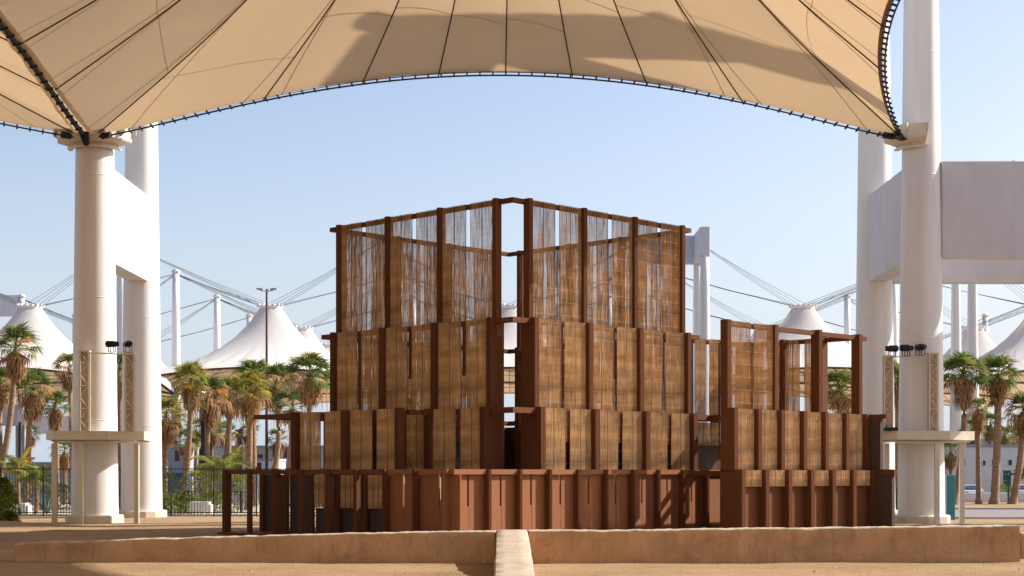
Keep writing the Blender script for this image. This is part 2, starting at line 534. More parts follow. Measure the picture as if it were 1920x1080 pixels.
earth_wall('low_earth_wall', 'long low sand-coloured wall running left, lower and tapering towards its far left end',
           [(-14.1, 45.9, .50), (-11.5, 45.7, .60), (-8.0, 45.4, .72), (-4.0, 45.15, .83), (-0.46, 45.0, .90)], .9, 1)
earth_wall('low_earth_wall', 'long level sand-coloured wall in front of the right half of the timber pavilion',
           [(.46, 45.0, .90), (4, 45.1, .92), (8.2, 45.25, .97), (14.25, 45.4, 1.03)], .9, 3)
earth_wall('low_earth_wall', 'short pale sloping wall stub coming forward between the two long low walls',
           [(0.0, 45.45, .905), (0.0, 44.5, .89), (0.03, 40.0, .62), (0.06, 34, .18), (0.08, 31.5, .05)], .88, 6)
earth_wall('low_earth_wall', 'lower far piece of sand-coloured wall just past the right end of the long wall',
           [(15.0, 47.5, .75), (19.0, 47.4, .72)], .9, 8)


# ------------------------------------------------------------------ white pylons
def pylon_mesh(ztop, rb=1.18, rt=0.66):
    b = MB()
    def R(z): return rb + (rt - rb) * z / 44.0
    b.lathe([(R(z), z) for z in (0, 6, 12, 19, 26, 34, ztop)] + [(0.0, ztop)], 48)
    for z in (5.2, 11.4, 17.6, 23.8, 30.0, 36.2):
        if z < ztop: b.lathe([(R(z) - .004, z - .035), (R(z) + .008, z - .02), (R(z) + .008, z + .02), (R(z) - .004, z + .035)], 48)
    return b.mesh('shaft', M['white'])


PYL = {}
def shaft(ztop):
    if ztop not in PYL: PYL[ztop] = pylon_mesh(ztop)
    return PYL[ztop]


def padm():
    b = MB()
    b.lathe([(1.46, -0.1), (1.46, 0.34), (1.40, 0.40), (0.9, 0.40)], 16, smooth=False)
    return b.mesh('base_pad', M['cream'])


PAD = padm()


def portal(x, y, label, ztop=44.0, pad=True, group=None, cat='pylon'):
    e = empty('white_pylon', (x, y, 0), 0, label, cat, group)
    link('shaft', shaft(ztop), e)
    if pad: link('base_pad', PAD, e)
    return e


def collar(parent, a0, a1, n):
    """folded steel collar the tent corners are tied to"""
    b = MB()
    b.lathe([(1.02, 19.02), (1.28, 19.02), (1.28, 19.12), (1.86, 19.30), (1.90, 19.36), (1.92, 20.0), (1.84, 20.02), (1.05, 20.0)], n, a0=a0, a1=a1, smooth=False)
    for k in range(n + 1):
        t = a0 + (a1 - a0) * k / n
        c, s = math.cos(t), math.sin(t)
        q = Matrix.Rotation(t, 4, 'Z')
        G = [(1.0, 19.13), (1.32, 19.13), (2.12, 19.68), (2.12, 19.99), (1.0, 19.99)]
        VV = [q @ Vector((x, -.03, z)) for x, z in G] + [q @ Vector((x, .03, z)) for x, z in G]
        b.add(VV, [(i, (i + 1) % 5, 5 + (i + 1) % 5, 5 + i) for i in range(5)] + [(4, 3, 2, 1, 0), (5, 6, 7, 8, 9)])
    b.build('tie_collar', M['cream'], parent)
    c2 = MB()
    c2.lathe([(1.10, 18.94), (1.34, 18.94), (1.36, 19.0), (1.1, 19.0)], 24, a0=a0 - .1, a1=a1 + .1)
    c2.build('flange', M['white'], parent)


LX0, RX0, RX1, Y0, Y1 = -21.25, 20.84, 33.6, 81.5, 92.0
p_lf = portal(LX0, Y0, 'front pylon of the left pair, carrying the tent collar above the raised ring platform')
collar(p_lf, PI + 0.02, 2 * PI - 0.02, 6)
p_lb = portal(LX0 - .05, Y1, 'back pylon of the left pair, standing behind the collared one')
p_rf = portal(RX0, Y0, 'tall right pylon rising past the tent edge beside the teal sign')
collar(p_rf, PI * 1.0, PI * 1.47, 3)
p_rb = portal(RX0, Y1, 'back pylon of the right pair, half hidden behind the timber pavilion end')
p_r2 = portal(RX1, Y0, 'pylon holding the right end of the big front beam, beyond the right picture edge')
p_r3 = portal(RX1, Y1, 'rear pylon under the right end of the back beam, beyond the right picture edge')
portal(RX0, 40.2, 'near pylon out to the right of the low walls, beyond the right picture edge')


def beam(label, x0, x1, y0, y1, z0, z1, cat='beam', name='white_beam'):
    b = MB(); b.bbox(x0, x1, y0, y1, z0, z1, 0.06)
    o = tag(b.build(name, M['beam']), label, cat)
    # thin cover strips over the joints between the plates
    ax = 0 if (x1 - x0) > (y1 - y0) else 1
    a0, a1 = ((x0, x1), (y0, y1))[ax]
    n = max(2, int((a1 - a0) / 3.0))
    c = MB()
    for i in range(1, n):
        t = a0 + (a1 - a0) * i / n
        if ax == 0: c.box(t - .03, t + .03, y0 - .006, y1 + .006, z0 - .006, z1 + .006)
        else: c.box(x0 - .006, x1 + .006, t - .03, t + .03, z0 - .006, z1 + .006)
    c.build('joint_strip', M['beam'], o)
    return o


BZ0, BZ1 = 13.45, 18.35
TZ0, TZ1 = 38.6, 43.6
beam('deep white beam joining the two left pylons halfway up', LX0 - .55, LX0 + .55, Y0 + .9, Y1 - .9, BZ0, BZ1)
beam('deep white beam joining the two left pylons at their tops', LX0 - .5, LX0 + .5, Y0 + .7, Y1 - .7, TZ0, TZ1)
beam('deep white beam receding between the two right pylons halfway up', RX0 - .55, RX0 + .55, Y0 + .9, Y1 - .9, BZ0, BZ1)
beam('broad shaded white beam crossing to the right picture edge', RX0 + .9, RX1 - .9, Y0 - .55, Y0 + .55, BZ0, BZ1)
beam('paler white beam seen under the broad shaded beam', RX0 + .9, RX1 - .9, Y1 - .55, Y1 + .55, BZ0, BZ1)
beam('white beam at the tops of the right pylons, front side', RX0 + .7, RX1 - .7, Y0 - .5, Y0 + .5, TZ0, TZ1)
beam('white beam at the tops of the right pylons, back side', RX0 + .7, RX1 - .7, Y1 - .5, Y1 + .5, TZ0, TZ1)
beam('white beam at the tops of the right pylons, receding side', RX0 - .5, RX0 + .5, Y0 + .7, Y1 - .7, TZ0, TZ1)
beam('white beam joining the two outer right pylons, receding', RX1 - .55, RX1 + .55, Y0 + .9, Y1 - .9, BZ0, BZ1)


# ------------------------------------------------------------------ tents
GA = 0.60


def gprof(t): return GA * t + (1 - GA) * t ** 4.0


class Tent:
    def __init__(s, corners, bows, zc, rise, pw, zpk, ringr, centre):
        """corners NE,NW,SW,SE (x,y); bows for N,W,S,E edges (inwards)"""
        s.c = Vector((centre[0], centre[1], 0)); s.zpk = zpk; s.rr = ringr
        s.edges = []
        s.az = []          # (azimuth, point)
        for k in range(4):
            A = Vector((*corners[k], 0)); B = Vector((*corners[(k + 1) % 4], 0))
            mid = (A + B) / 2
            inn = (s.c - mid); inn.normalize()
            pts = []
            for i in range(97):
                t = i / 96
                q = 4 * t * (1 - t)
                p = A.lerp(B, t) + inn * bows[k] * q
                p.z = zc + rise * q ** pw
                pts.append(p)
            s.edges.append(pts)
        s.seams = []       # 32 edge points
        for k in range(4):
            pts = s.edges[k]
            az = [math.atan2(p.y - s.c.y, p.x - s.c.x) for p in pts]
            for i in range(1, 97):
                while az[i] < az[i - 1] - PI: az[i] += 2 * PI
            for j in range(8):
                for f in ((j / 8.0),):
                    s.seams.append(s.at(pts, az, az[0] + (az[-1] - az[0]) * f))
        s.azs = []
        for k in range(4):
            pts = s.edges[k]
            az = [math.atan2(p.y - s.c.y, p.x - s.c.x) for p in pts]
            for i in range(1, 97):
                while az[i] < az[i - 1] - PI: az[i] += 2 * PI
            s.azs.append(az)

    @staticmethod
    def at(pts, az, a):
        for i in range(1, len(az)):
            if az[i] >= a - 1e-9:
                u = (a - az[i - 1]) / max(1e-9, az[i] - az[i - 1])
                return pts[i - 1].lerp(pts[i], min(1, max(0, u)))
        return pts[-1].copy()

    def pt(s, k, f, t):
        """edge k, fraction f of its azimuth span, t from edge to ring"""
        az = s.azs[k]
        a = az[0] + (az[-1] - az[0]) * f
        e = s.at(s.edges[k], az, a)
        r = Vector((s.c.x + s.rr * math.cos(a), s.c.y + s.rr * math.sin(a), s.zpk))
        p = e.lerp(r, t)
        p.z = e.z + (s.zpk - e.z) * gprof(t)
        return p

    def gore(s, k, j, nt_=14, nc=4, billow=0.10):
        V = []; F = []
        for i in range(nt_ + 1):
            t = i / nt_
            for c in range(nc + 1):
                p = s.pt(k, (j + c / nc) / 8.0, t)
                p.z += billow * math.sin(PI * c / nc) * math.sin(PI * min(1, t * 1.5 + .1))
                V.append(p)
        for i in range(nt_):
            for c in range(nc):
                a = i * (nc + 1) + c
                F.append((a, a + 1, a + nc + 2, a + nc + 1))
        b = MB(); b.add(V, F, 0, True)
        return b


def strip(b, pts, wv, m=0):
    """flat ribbon along pts, half width vector list"""
    V = []
    for p, q in zip(pts, wv): V += [p - q, p + q]
    b.add(V, [(2 * i, 2 * i + 1, 2 * i + 3, 2 * i + 2) for i in range(len(pts) - 1)], m)


CLAMP = MB(); CLAMP.box(-.036, .036, -.02, .29, -.04, .04); CLAMP = CLAMP.mesh('clamp', M['blackcable'])


def near_tent(label, corners, bows, centre, free, ridge=(), detail=True):
    T = Tent(corners, bows, 19.42, 2.2, 1.5, 33.8, 2.4, centre)
    root = empty('tent_canopy', (centre[0], centre[1], 0), 0, label, 'tent')
    inv = Matrix.Translation((-centre[0], -centre[1], 0))
    def add(b, name, mat): 
        return b.build(name, mat, root, inv)
    for k in range(4):
        for j in range(8):
            add(T.gore(k, j), 'fabric_panel', M['fabric'])
            if not detail: continue
            # radial cable on the seam line
            pts = [T.pt(k, j / 8.0, t / 16) for t in range(17)]
            c = MB()
            for p in pts: p.z -= 0.09
            c.tube(pts, 0.034, 5)
            add(c, 'radial_cable', M['cable'])
            # seam tapes that spread from the cable near the edge
            sd = MB()
            for sg in ((-1, 1) if not (k == 0 and 2 <= j <= 6) else ()):
                pl = []; wl = []
                for i in range(9):
                    t = 0.5 * i / 8
                    kk, ff = k, (j + sg * 0.16 * (1 - t / 0.5) ** 1.2) / 8.0
                    if ff < 0: kk = (k - 1) % 4; ff += 1.0
                    p = T.pt(kk, ff, max(t, 0.0)); p.z -= 0.012
                    pl.append(p)
                for i in range(9):
                    d = (pl[min(i + 1, 8)] - pl[max(i - 1, 0)]).normalized()
                    wl.append(d.cross(Vector((0, 0, 1))).normalized() * 0.022)
                strip(sd, pl, wl)
            # cross seams
            for tt in (random.uniform(.16, .30), random.uniform(.5, .62)):
                pl = []; 
                for i in range(5):
                    p = T.pt(k, (j + i / 4) / 8.0, tt + 0.012 * i)
                    p.z += 0.10 * math.sin(PI * i / 4) * math.sin(PI * min(1, tt * 1.5 + .1)) - 0.02
                    pl.append(p)
                d0 = (T.pt(k, (j + .5) / 8, tt + .05) - T.pt(k, (j + .5) / 8, tt)).normalized()
                strip(sd, pl, [d0 * 0.022] * 5)
            tag(add(sd, 'seam_tape', M['seam']), kind='stuff')
    r = MB()
    r.lathe([(2.2, 33.3), (2.6, 33.3), (2.7, 33.7), (2.6, 34.2), (2.2, 34.2), (2.2, 33.3)], 24, c=centre)
    add(r, 'top_ring', M['white'])
    if detail:
        for k in range(4):
            E = T.edges[k]
            if k in free:
                bl = MB(); ins = []
                for i, p in enumerate(E):
                    q = (T.c - p); q.z = 0; ins.append(q.normalized())
                strip(bl, [p + ins[i] * .05 - Vector((0, 0, .02)) for i, p in enumerate(E)], [ins[i] * .13 for i in range(97)])
                add(bl, 'edge_belt', M['belt'])
                cb = MB()
                cb.tube([p - ins[i] * .27 - Vector((0, 0, .10)) for i, p in enumerate(E)], 0.042, 6)
                add(cb, 'edge_cable', M['blackcable'])
                # clamps tying the belt to the edge cable, evenly spaced
                acc = 0.0; step = 0.62
                for i in range(1, 97):
                    seg = (E[i] - E[i - 1]).length
                    while acc + seg >= step:
                        u = (step - acc) / seg
                        p = E[i - 1].lerp(E[i], u)
                        dv = (E[i] - E[i - 1]).normalized()
                        n_ = -ins[i]; n_ = (n_ - dv * n_.dot(dv)); n_.z -= 0.35; n_.normalize()
                        mt = Matrix.Identity(4)
                        zx = dv.cross(n_)
                        for r_ in range(3):
                            mt[r_][0] = dv[r_]; mt[r_][1] = n_[r_]; mt[r_][2] = zx[r_]; mt[r_][3] = p[r_] 
                        link('clamp', CLAMP, root, inv @ mt)
                        acc -= step
                    acc += seg
                sk = MB()
                for P, Q in ((E[0], E[3]), (E[-1], E[-4])):
                    d = (Q - P).normalized()
                    a0 = P - Vector((0, 0, .12)) - d * .25; a1 = P - Vector((0, 0, .10)) + d * .75
                    o_ = d.cross(Vector((0, 0, 1))).normalized() * 0.10
                    sk.tube([a0 + o_, a1 + o_], .075, 6); sk.tube([a0 - o_, a1 - o_], .075, 6); sk.tube([a1 - d * .25, a1 + d * .25], .17, 8)
                add(sk, 'cable_socket', M['black'])
            if k in ridge:
                tp = MB()
                ins = []
                for i, p in enumerate(E):
                    q = (T.c - p); q.z = 0; ins.append(q.normalized())
                jag = [0.30 + 0.14 * mnoise.noise((i * .35, k, centre[0])) for i in range(97)]
                strip(tp, [p + Vector((0, 0, -.03)) for p in E], [ins[i] * jag[i] for i in range(97)])
                add(tp, 'reinforcing_tape', M['tape_f'])
    return root, T


near_root, NT = near_tent('great beige tent canopy spanning overhead from the left collar to the right collar',
                          [(19.5, 80.2), (-20.95, 80.1), (-20.95, 40.6), (19.5, 40.6)], [4.0, -0.25, -0.2, 4.4], (0, 60.5), (0, 3), (1,))
left_root, LT = near_tent('beige tent canopy cut by the left picture edge beyond the thick dark ridge cable',
                          [(-21.55, 80.1), (-62.0, 80.2), (-62.0, 40.6), (-21.55, 40.6)], [4.0, -0.2, -0.2, -0.25], (-42.0, 60.5), (0,), (3,))
over_root, OT = near_tent('beige tent canopy over the photographer, above the top of the picture',
          [(19.5, 39.8), (-20.95, 39.8), (-20.95, 0.2), (19.5, 0.2)], [-0.2, -0.2, -0.2, 4.4], (0, 20), (3,), (), False)
over_root['group'] = 'canopies continuing beyond the frame'
# the roof goes on over more bays to the left and behind the photographer
for cx_, cy_ in ((0, -20.5), (0, -61), (-41.2, 20), (-41.2, -20.5), (-41.2, -61), (-82.4, 60.5), (-82.4, 20), (-82.4, -20.5), (-123.6, 60.5), (-123.6, 20)):
    r_ = over_root.copy(); COL.objects.link(r_)
    r_.location = (cx_, cy_, 0)
    r_['label'] = 'beige tent canopy of the same roof, beyond the edge of the picture'
    for ch in over_root.children:
        c_ = ch.copy(); COL.objects.link(c_); c_.parent = r_

# thick ridge cable between the two near tents
E = NT.edges[1]
rc = MB()
rp = [Vector((LX0, p.y, p.z - 0.16)) for p in E]
rp[0] = Vector((LX0, 80.05, 19.35))
rc.tube([p + Vector((-.07, 0, 0)) for p in rp], 0.06, 8); rc.tube([p + Vector((.07, 0, 0)) for p in rp], 0.06, 8)
ridge = rc.build('ridge_cable', M['blackcable'])
tag(ridge, 'thick dark doubled ridge cable running up left from the left collar', 'cable')
RCL = MB(); RCL.box(-.16, .16, -.07, .07, -.08, .08); RCL = RCL.mesh('ridge_clamp', M['black'])
acc = 0
for i in range(1, 97):
    acc += (rp[i] - rp[i - 1]).length
    if acc > .42:
        acc = 0
        link('ridge_clamp', RCL, ridge, loc=rp[i])
b = MB(); b.tube([(LX0, 79.75, 19.7), (LX0, 79.35, 19.45), (LX0, 79.9, 18.95)], [.2, .26, .16], 8)
b.build('cable_socket', M['black'], ridge)

# ---- far tents on their 45 m grid
GA = 0.48
FT = Tent([(22.3, 22.3), (-22.3, 22.3), (-22.3, -22.3), (22.3, -22.3)], [1.3] * 4, 18.5, 2.5, 1.1, 33.6, 1.95, (0, 0))
FG = [FT.gore(0, j, 9, 3, 0.18).mesh('fabric_panel', M['fabric_far']) for j in range(8)]
rb_ = MB(); rb_.lathe([(1.7, 33.2), (2.05, 33.2), (2.25, 33.6), (2.25, 34.0), (2.0, 34.1), (1.7, 34.1), (1.7, 33.2)], 20)
for k in range(16):
    a = 2 * PI * k / 16
    rb_.box(2.1, 2.6, -.05, .05, 33.7, 34.3, 0, Matrix.Rotation(a, 4, 'Z'))
FRING = rb_.mesh('top_ring', M['white'])
eb = MB(); E0 = FT.edges[0][::6]
strip(eb, [p - Vector((0, 0, .05)) for p in E0], [Vector((0, .22, .18))] * len(E0))
FEDGE = eb.mesh('edge_belt', M['belt'])
rcm = MB()
for k in range(4):
    for j in range(8):
        pp = [FT.pt(k, j / 8, t / 8) - Vector((0, 0, .2)) for t in range(8)]
        rcm.tube(pp, .07, 3, cap=False)
FRAD = rcm.mesh('radial_cables', M['cable'])
tie = MB()
for k in range(4):
    for tt in (.2, .45):
        pp = [FT.pt(k, f / 8, tt) - Vector((0, 0, .22)) for f in range(9)]
        tie.tube(pp, .05, 3, cap=False)
FTIE = tie.mesh('tie_cables', M['cable'])


def far_tent(x, y, label, corners_top):
    r = empty('far_tent', (x, y, 0), 0, label, 'tent', 'white tents across the forecourt')
    for q in range(4):
        R_ = Matrix.Rotation(q * PI / 2, 4, 'Z')
        for j in range(8): link('fabric_panel', FG[j], r, R_)
        link('edge_belt', FEDGE, r, R_)
    link('top_ring', FRING, r)
    tag(link('radial_cables', FRAD, r), kind='stuff')
    tag(link('tie_cables', FTIE, r), kind='stuff')
    for (cx_, cy_) in corners_top:
        a = math.atan2(cy_, cx_)
        for da in (-.75, -.25, .25, .75):
            b = MB()
            p0 = Vector((cx_, cy_, 42.9 - abs(da) * .4)); p1 = Vector((2.45 * math.cos(a + da), 2.45 * math.sin(a + da), 34.1))
            pm = p0.lerp(p1, .5) - Vector((0, 0, .25))
            b.tube([p0, pm, p1], .042, 4, cap=False)
            b.build('suspension_cable', M['farcable'], r)


GX = [-90.25, -45.25, -0.5, 54.5, 99.5]
names = [
    ['tent behind the left pylon pair with its peak over the left-hand palms', 'big white tent with its peak beside the tall maroon light pole',
     'white tent glimpsed through the corner gap of the timber pavilion', 'white tent peaking behind the open timber frame at the right',
     'white tent running out of the picture at the right edge'],
    ['rear-row tent whose top shows beside the left pylons', 'rear-row tent peeping out at the right shoulder of the big white tent',
     'rear-row tent hidden low behind the timber pavilion', 'rear-row tent behind the one peaking at the open timber frame',
     'rear-row tent between the twin white far pylons and the right edge'],
    ['third-row tent low behind the left pylons', 'third-row tent low behind the maroon light pole', None, None, 'third-row tent low behind the right-hand palms'],
]
for r_, y in enumerate((300.0, 345.0, 390.0)):
    for c_, x in enumerate(GX):
        if not names[r_][c_]: continue
        far_tent(x, y, names[r_][c_], [(22.4, 22.4), (-22.4, 22.4), (-22.4, -22.4), (22.4, -22.4)])


def far_pylon(x, y, label, plain=False):
    e = empty('far_pylon', (x, y, 0), 0, label, 'pylon', 'white pylons among the far tents')
    link('shaft', shaft(43.6), e)
    if not plain:
        b = MB(); b.lathe([(.6, 42.95), (.95, 43.0), (.95, 43.35), (.6, 43.4)], 8, smooth=False)
        b.build('cable_head', M['cream'], e)
    return e


for x, y, l in [(-67.75, 322.5, 'far pylon between the left pylon pair and the big white tent, tallest of its row'),
                (-67.75, 367.5, 'far pylon just left of the big white tent, second of its row'),
                (-67.75, 412.5, 'farthest short-looking pylon top against the flank of the big white tent'),
                (-112.6, 367.5, 'far pylon standing behind the peak of the left-hand tent'),
                (-112.6, 412.5, 'far pylon top just left of the collared near pylon'),
                (-67.75, 277.5, 'far pylon hidden between the left near pylons, back one of its pair'),
                (-67.75, 267.5, 'far pylon hidden between the left near pylons, front one of its pair'),
                (32.2, 277.5, 'left one of the two far pylons beside the top of the timber pavilion'),
                (32.2, 267.5, 'right one of the two far pylons beside the top of the timber pavilion'),
                (22.2, 277.5, 'far pylon hidden behind the timber pavilion under the far beam'),
                (77.0, 322.5, 'far pylon seen in the slit between the two right near pylons'),
                (77.0, 367.5, 'slim far pylon left of the right near pylons'),
                (77.0, 277.5, 'left one of the twin far pylons under the pale beam at the right'),
                (77.0, 267.5, 'right one of the twin far pylons under the pale beam at the right'),
                (122.0, 412.5, 'small far pylon top by the rear tent at the right edge')]:
    far_pylon(x, y, l, x in (32.2, 22.2))
for x in (-22.75, 22.2, 32.2):
    for y in (277.5, 322.5, 367.5):
        if (x, y) in ((22.2, 277.5), (32.2, 277.5)): continue
        far_pylon(x, y, 'far pylon standing out of sight behind the timber pavilion')
for x, y in ((-112.6, 277.5), (-112.6, 322.5), (122.0, 277.5), (122.0, 322.5), (122.0, 367.5)):
    far_pylon(x, y, 'far pylon of the same grid just beyond the edge of the picture')
beam('far white beam at the top of the pylons beside the timber pavilion', 21.4, 33.0, 276.7, 278.3, 38.8, 43.7)
beam('far white beam receding between the two pylons beside the timber pavilion', 31.4, 33.0, 266.7, 276.69, 38.8, 43.7)
beam('far grey white beam low behind the pylons beside the timber pavilion', 22.7, 31.6, 277.0, 278.0, BZ0, BZ1)
beam('far white beam joining the twin pylons at the right', 76.5, 77.5, 268.3, 276.7, BZ0, BZ1)
beam('far white beam joining the pylons behind the left near pair', -68.25, -67.25, 268.3, 276.7, BZ0, BZ1)
beam('far grey beam high behind the peak of the left-hand tent', -126.0, -113.3, 367.0, 368.0, 38.6, 43.5)
beam('far grey beam low behind the left-hand palms', -126.0, -113.3, 367.0, 368.0, BZ0, BZ1)
beam('far grey beam low between two left-hand palms', -131.5, -113.4, 440.0, 441.0, BZ0, BZ1)


# ------------------------------------------------------------------ the timber pavilion
PAV = empty('timber_pavilion', (0.04, 61.0, 0), rad(45.6),
            'stepped brown timber pavilion with woven reed screens between upright fins', 'pavilion')
Z1, Z2, Z3, Z4 = 2.66, 5.10, 8.60, 13.28


def frame(kind):
    """wall frames: a runs to the right seen from outside, d runs inwards"""
    if kind == 'R': return Matrix.Identity(4)
    if kind == 'L': return Matrix.Rotation(-PI / 2, 4, 'Z')
    if kind == 'BL': return Matrix.Translation((12.8, 12.8, 0)) @ Matrix.Rotation(PI, 4, 'Z')
    return Matrix.Translation((12.8, 0, 0)) @ Matrix.Rotation(PI / 2, 4, 'Z')


FINC = {}
def fin(fr, a, d0, d1, z0, z1, t=.24, name='fin_post'):
    key = (round(d1 - d0, 3), round(z1 - z0, 3), t)
    if key not in FINC:
        h = t / 2; D = d1 - d0; g_ = .012; q = .012
        prof = [(-h, 0), (-h * .62 - q, 0), (-h * .62 - q, g_), (-h * .62 + q, g_), (-h * .62 + q, 0), (-q, 0), (-q, g_), (q, g_), (q, 0), (h * .62 - q, 0), (h * .62 - q, g_), (h * .62 + q, g_), (h * .62 + q, 0), (h, 0), (h, D), (-h, D)]
        n = len(prof); H = z1 - z0
        V = [(x, y, 0) for x, y in prof] + [(x, y, H) for x, y in prof]
        b = MB(); b.add(V, [(i, (i + 1) % n, n + (i + 1) % n, n + i) for i in range(n)] + [tuple(range(n, 2 * n)), tuple(reversed(range(n)))])
        FINC[key] = b.mesh('fin_post', M['wood'])
    return link(name, FINC[key], PAV, fr @ Matrix.Translation((a, d0, z0)))


def bar(fr, a0, a1, d0, d1, z0, z1, name='beam', mat='wood'):
    b = MB(); b.box(a0, a1, d0, d1, z0, z1)
    return b.build(name, M[mat], PAV, fr)


def ring_beam(fr, lo, o, wd, z0, z1):
    """one side of a square ring beam, ends mitred at the corners"""
    a0, a1 = lo + o, lo + 12.8 - o
    P = [(a0, o), (a1, o), (a1 - wd, o + wd), (a0 + wd, o + wd)]
    b = MB()
    b.add([(x, y, z0) for x, y in P] + [(x, y, z1) for x, y in P], [(3, 2, 1, 0), (4, 5, 6, 7), (0, 1, 5, 4), (1, 2, 6, 5), (2, 3, 7, 6), (3, 0, 4, 7)])
    return b.build('beam', M['wood'], PAV, fr)


REEDC = {}
def reed_mesh(wd, ht, dens, var, seam=1, pitch=0.0165):
    key = (round(wd, 2), round(ht, 2), dens, var)
    if key in REEDC: return REEDC[key]
    rng = random.Random(hash(key) & 0xffff)
    b = MB()
    n = int(wd / pitch)
    nz = max(3, int(ht / 0.42))
    px_ = [rng.random() * 50, rng.random() * 50]
    for i in range(n):
        x = (i + .5) * wd / n
        V = []; F = []
        lean = rng.uniform(-.012, .012)
        for k in range(nz + 1):
            z = ht * k / nz
            # local openness varies in streaks
            o = .5 + .9 * mnoise.noise((x * 9 + px_[0], z * 1.3, px_[1])) + .5 * mnoise.noise((x * 1.7 + px_[1], z * .5, px_[0]))
            wl = pitch * (1.25 - (1 - dens) * (0.7 + 1.35 * o) + rng.uniform(-.22, .16))
            wl = max(0.004, wl)
            xo = x + lean * (k / nz - .5) + rng.uniform(-.0035, .0035)
            yo = rng.uniform(-.004, .004)
            V += [(xo - wl / 2, yo, z), (xo, yo - .006, z), (xo + wl / 2, yo, z)]
        for k in range(nz):
            a = k * 3
            F += [(a, a + 1, a + 4, a + 3), (a + 1, a + 2, a + 5, a + 4)]
        b.add(V, F, 0)
    for s_ in range(seam):
        x = wd * (s_ + 1) / (seam + 1)
        b.box(x - .012, x + .012, -.014, .004, 0, ht, 1)
    b.box(0, .012, -.014, .006, 0, ht, 1); b.box(wd - .012, wd, -.014, .006, 0, ht, 1)
    z = .32
    while z < ht - .1:
        b.box(-.06, wd + .06, -.018, -.010, z - .0025, z + .0025, 2)
        z += .52
    REEDC[key] = b.mesh('reed_screen', [M['reed'], M['batten'], M['thread']])
    return REEDC[key]


def reed(fr, a0, a1, d, z0, z1, dens, seam=1):
    return link('reed_screen', reed_mesh(a1 - a0, z1 - z0, dens, random.randint(0, 2), seam), PAV, fr @ Matrix.Translation((a0, d, z0)))


def reed_bay(fr, a0, a1, d, z0, z1, dens, stud=None):
    """two reed screens with a narrow gap between; a0,a1 are the fin faces"""
    c = (a0 + a1) / 2 + .03
    reed(fr, a0 + .03, c - .13, d, z0, z1, dens)
    reed(fr, c + .13, a1 - .03, d, z0, z1, dens)
    if stud: bar(fr, c - .125, c + .125, d + .05, d + .12, stud[0], stud[1], 'stud')
    else:
        bar(fr, c - .125, c + .125, d + .05, d + .10, z1 - .22, z1 - .03, 'stud')


FA = [1.65 + 3.2 * i for i in range(4)]
FAm = [-(12.8 - a) for a in FA]
for kind in ('R', 'L', 'BL', 'BR'):
    fr = frame(kind)
    fa = FA if kind != 'L' else [-a for a in reversed(FA)]
    lo, hi = (0.0, 12.8) if kind != 'L' else (-12.8, 0.0)
    back = kind in ('BL', 'BR')
    # top tier, loosely woven
    for i, a in enumerate(fa):
        fin(fr, a, .62, .94, Z3 - .35, Z4, .20)
    for i in range(3):
        reed_bay(fr, fa[i] + .10, fa[i + 1] - .10, .745, Z3 - .1, Z4 - .02, .56 if not back else .68)
    ring_beam(fr, lo, .80, .18, Z4 - .22, Z4 - .04)
    # third tier
    for i, a in enumerate(fa):
        fin(fr, a, .30, 1.06, Z2 - .4, Z3, .24)
    for i in range(3):
        reed_bay(fr, fa[i] + .12, fa[i + 1] - .12, .48, Z2 - .1, Z3 - .02, .86, (Z3 - 2.2, Z3 - .06) if i != 0 else (Z2, Z3 - .06))
    ring_beam(fr, lo, .54, .20, Z3 - .24, Z3 - .04)
    # second tier
    for i, a in enumerate(fa):
        fin(fr, a, -.04, 1.06, 0.0, Z2, .27)
    for i in range(3):
        reed_bay(fr, fa[i] + .135, fa[i + 1] - .135, .18, Z1 - .6, Z2 - .02, .955, (Z2 - 1.35, Z2 - .06))
    ring_beam(fr, lo, .24, .22, Z2 - .26, Z2 - .04)
    # dark lining boards added so the lowest storeys look dark inside
    if back:
        for i in range(3):
            bar(fr, fa[i] + .14, fa[i + 1] - .14, .62, .66, 0.0, Z2 - .3, 'lining_board', 'dark_board')

bar(frame('BL'), .62, 1.5, .62, .66, 0, Z2 - .35, 'lining_board', 'dark_board')  # dark boards added across the back corner to keep the gap dark
bar(frame('BR'), 11.3, 12.18, .625, .665, 0, Z2 - .35, 'lining_board', 'dark_board')

# ---- base storey, right-hand face
R = frame('R')
BY = -1.625
base_a = [-2.84 + 1.612 * i for i in range(9)]
for a in base_a: fin(R, a, BY, BY + .42, 0.0, Z1, .13)
edges = [-4.875 - .10] + base_a
for i in range(9):
    a0 = edges[i] + (.10 if i == 0 else .065); a1 = edges[i + 1] - .065
    c = (a0 + a1) / 2
    if i == 0: c = a0 + (a1 - a0) * .60
    d = BY + .27
    bar(R, a0, c - .05, d, d + .06, 0, Z1 - .2, 'panel_board', 'board')
    bar(R, c + .05, a1, d + .003, d + .063, 0, Z1 - .2, 'panel_board', 'board')
    bar(R, c - .048, c + .048, d + .010, d + .05, 0, 1.32, 'panel_infill', 'board')
    bar(R, a0, a1, BY + .13, BY + .36, Z1 - .19, Z1 - .005, 'beam', 'board')
bar(R, base_a[-1] + .1, 13.2, BY + .27, BY + .33, 0, Z1 - .2, 'panel_board', 'board')
bar(R, base_a[-1] + .1, 13.2, BY + .13, BY + .36, Z1 - .19, Z1 - .005, 'beam', 'board')

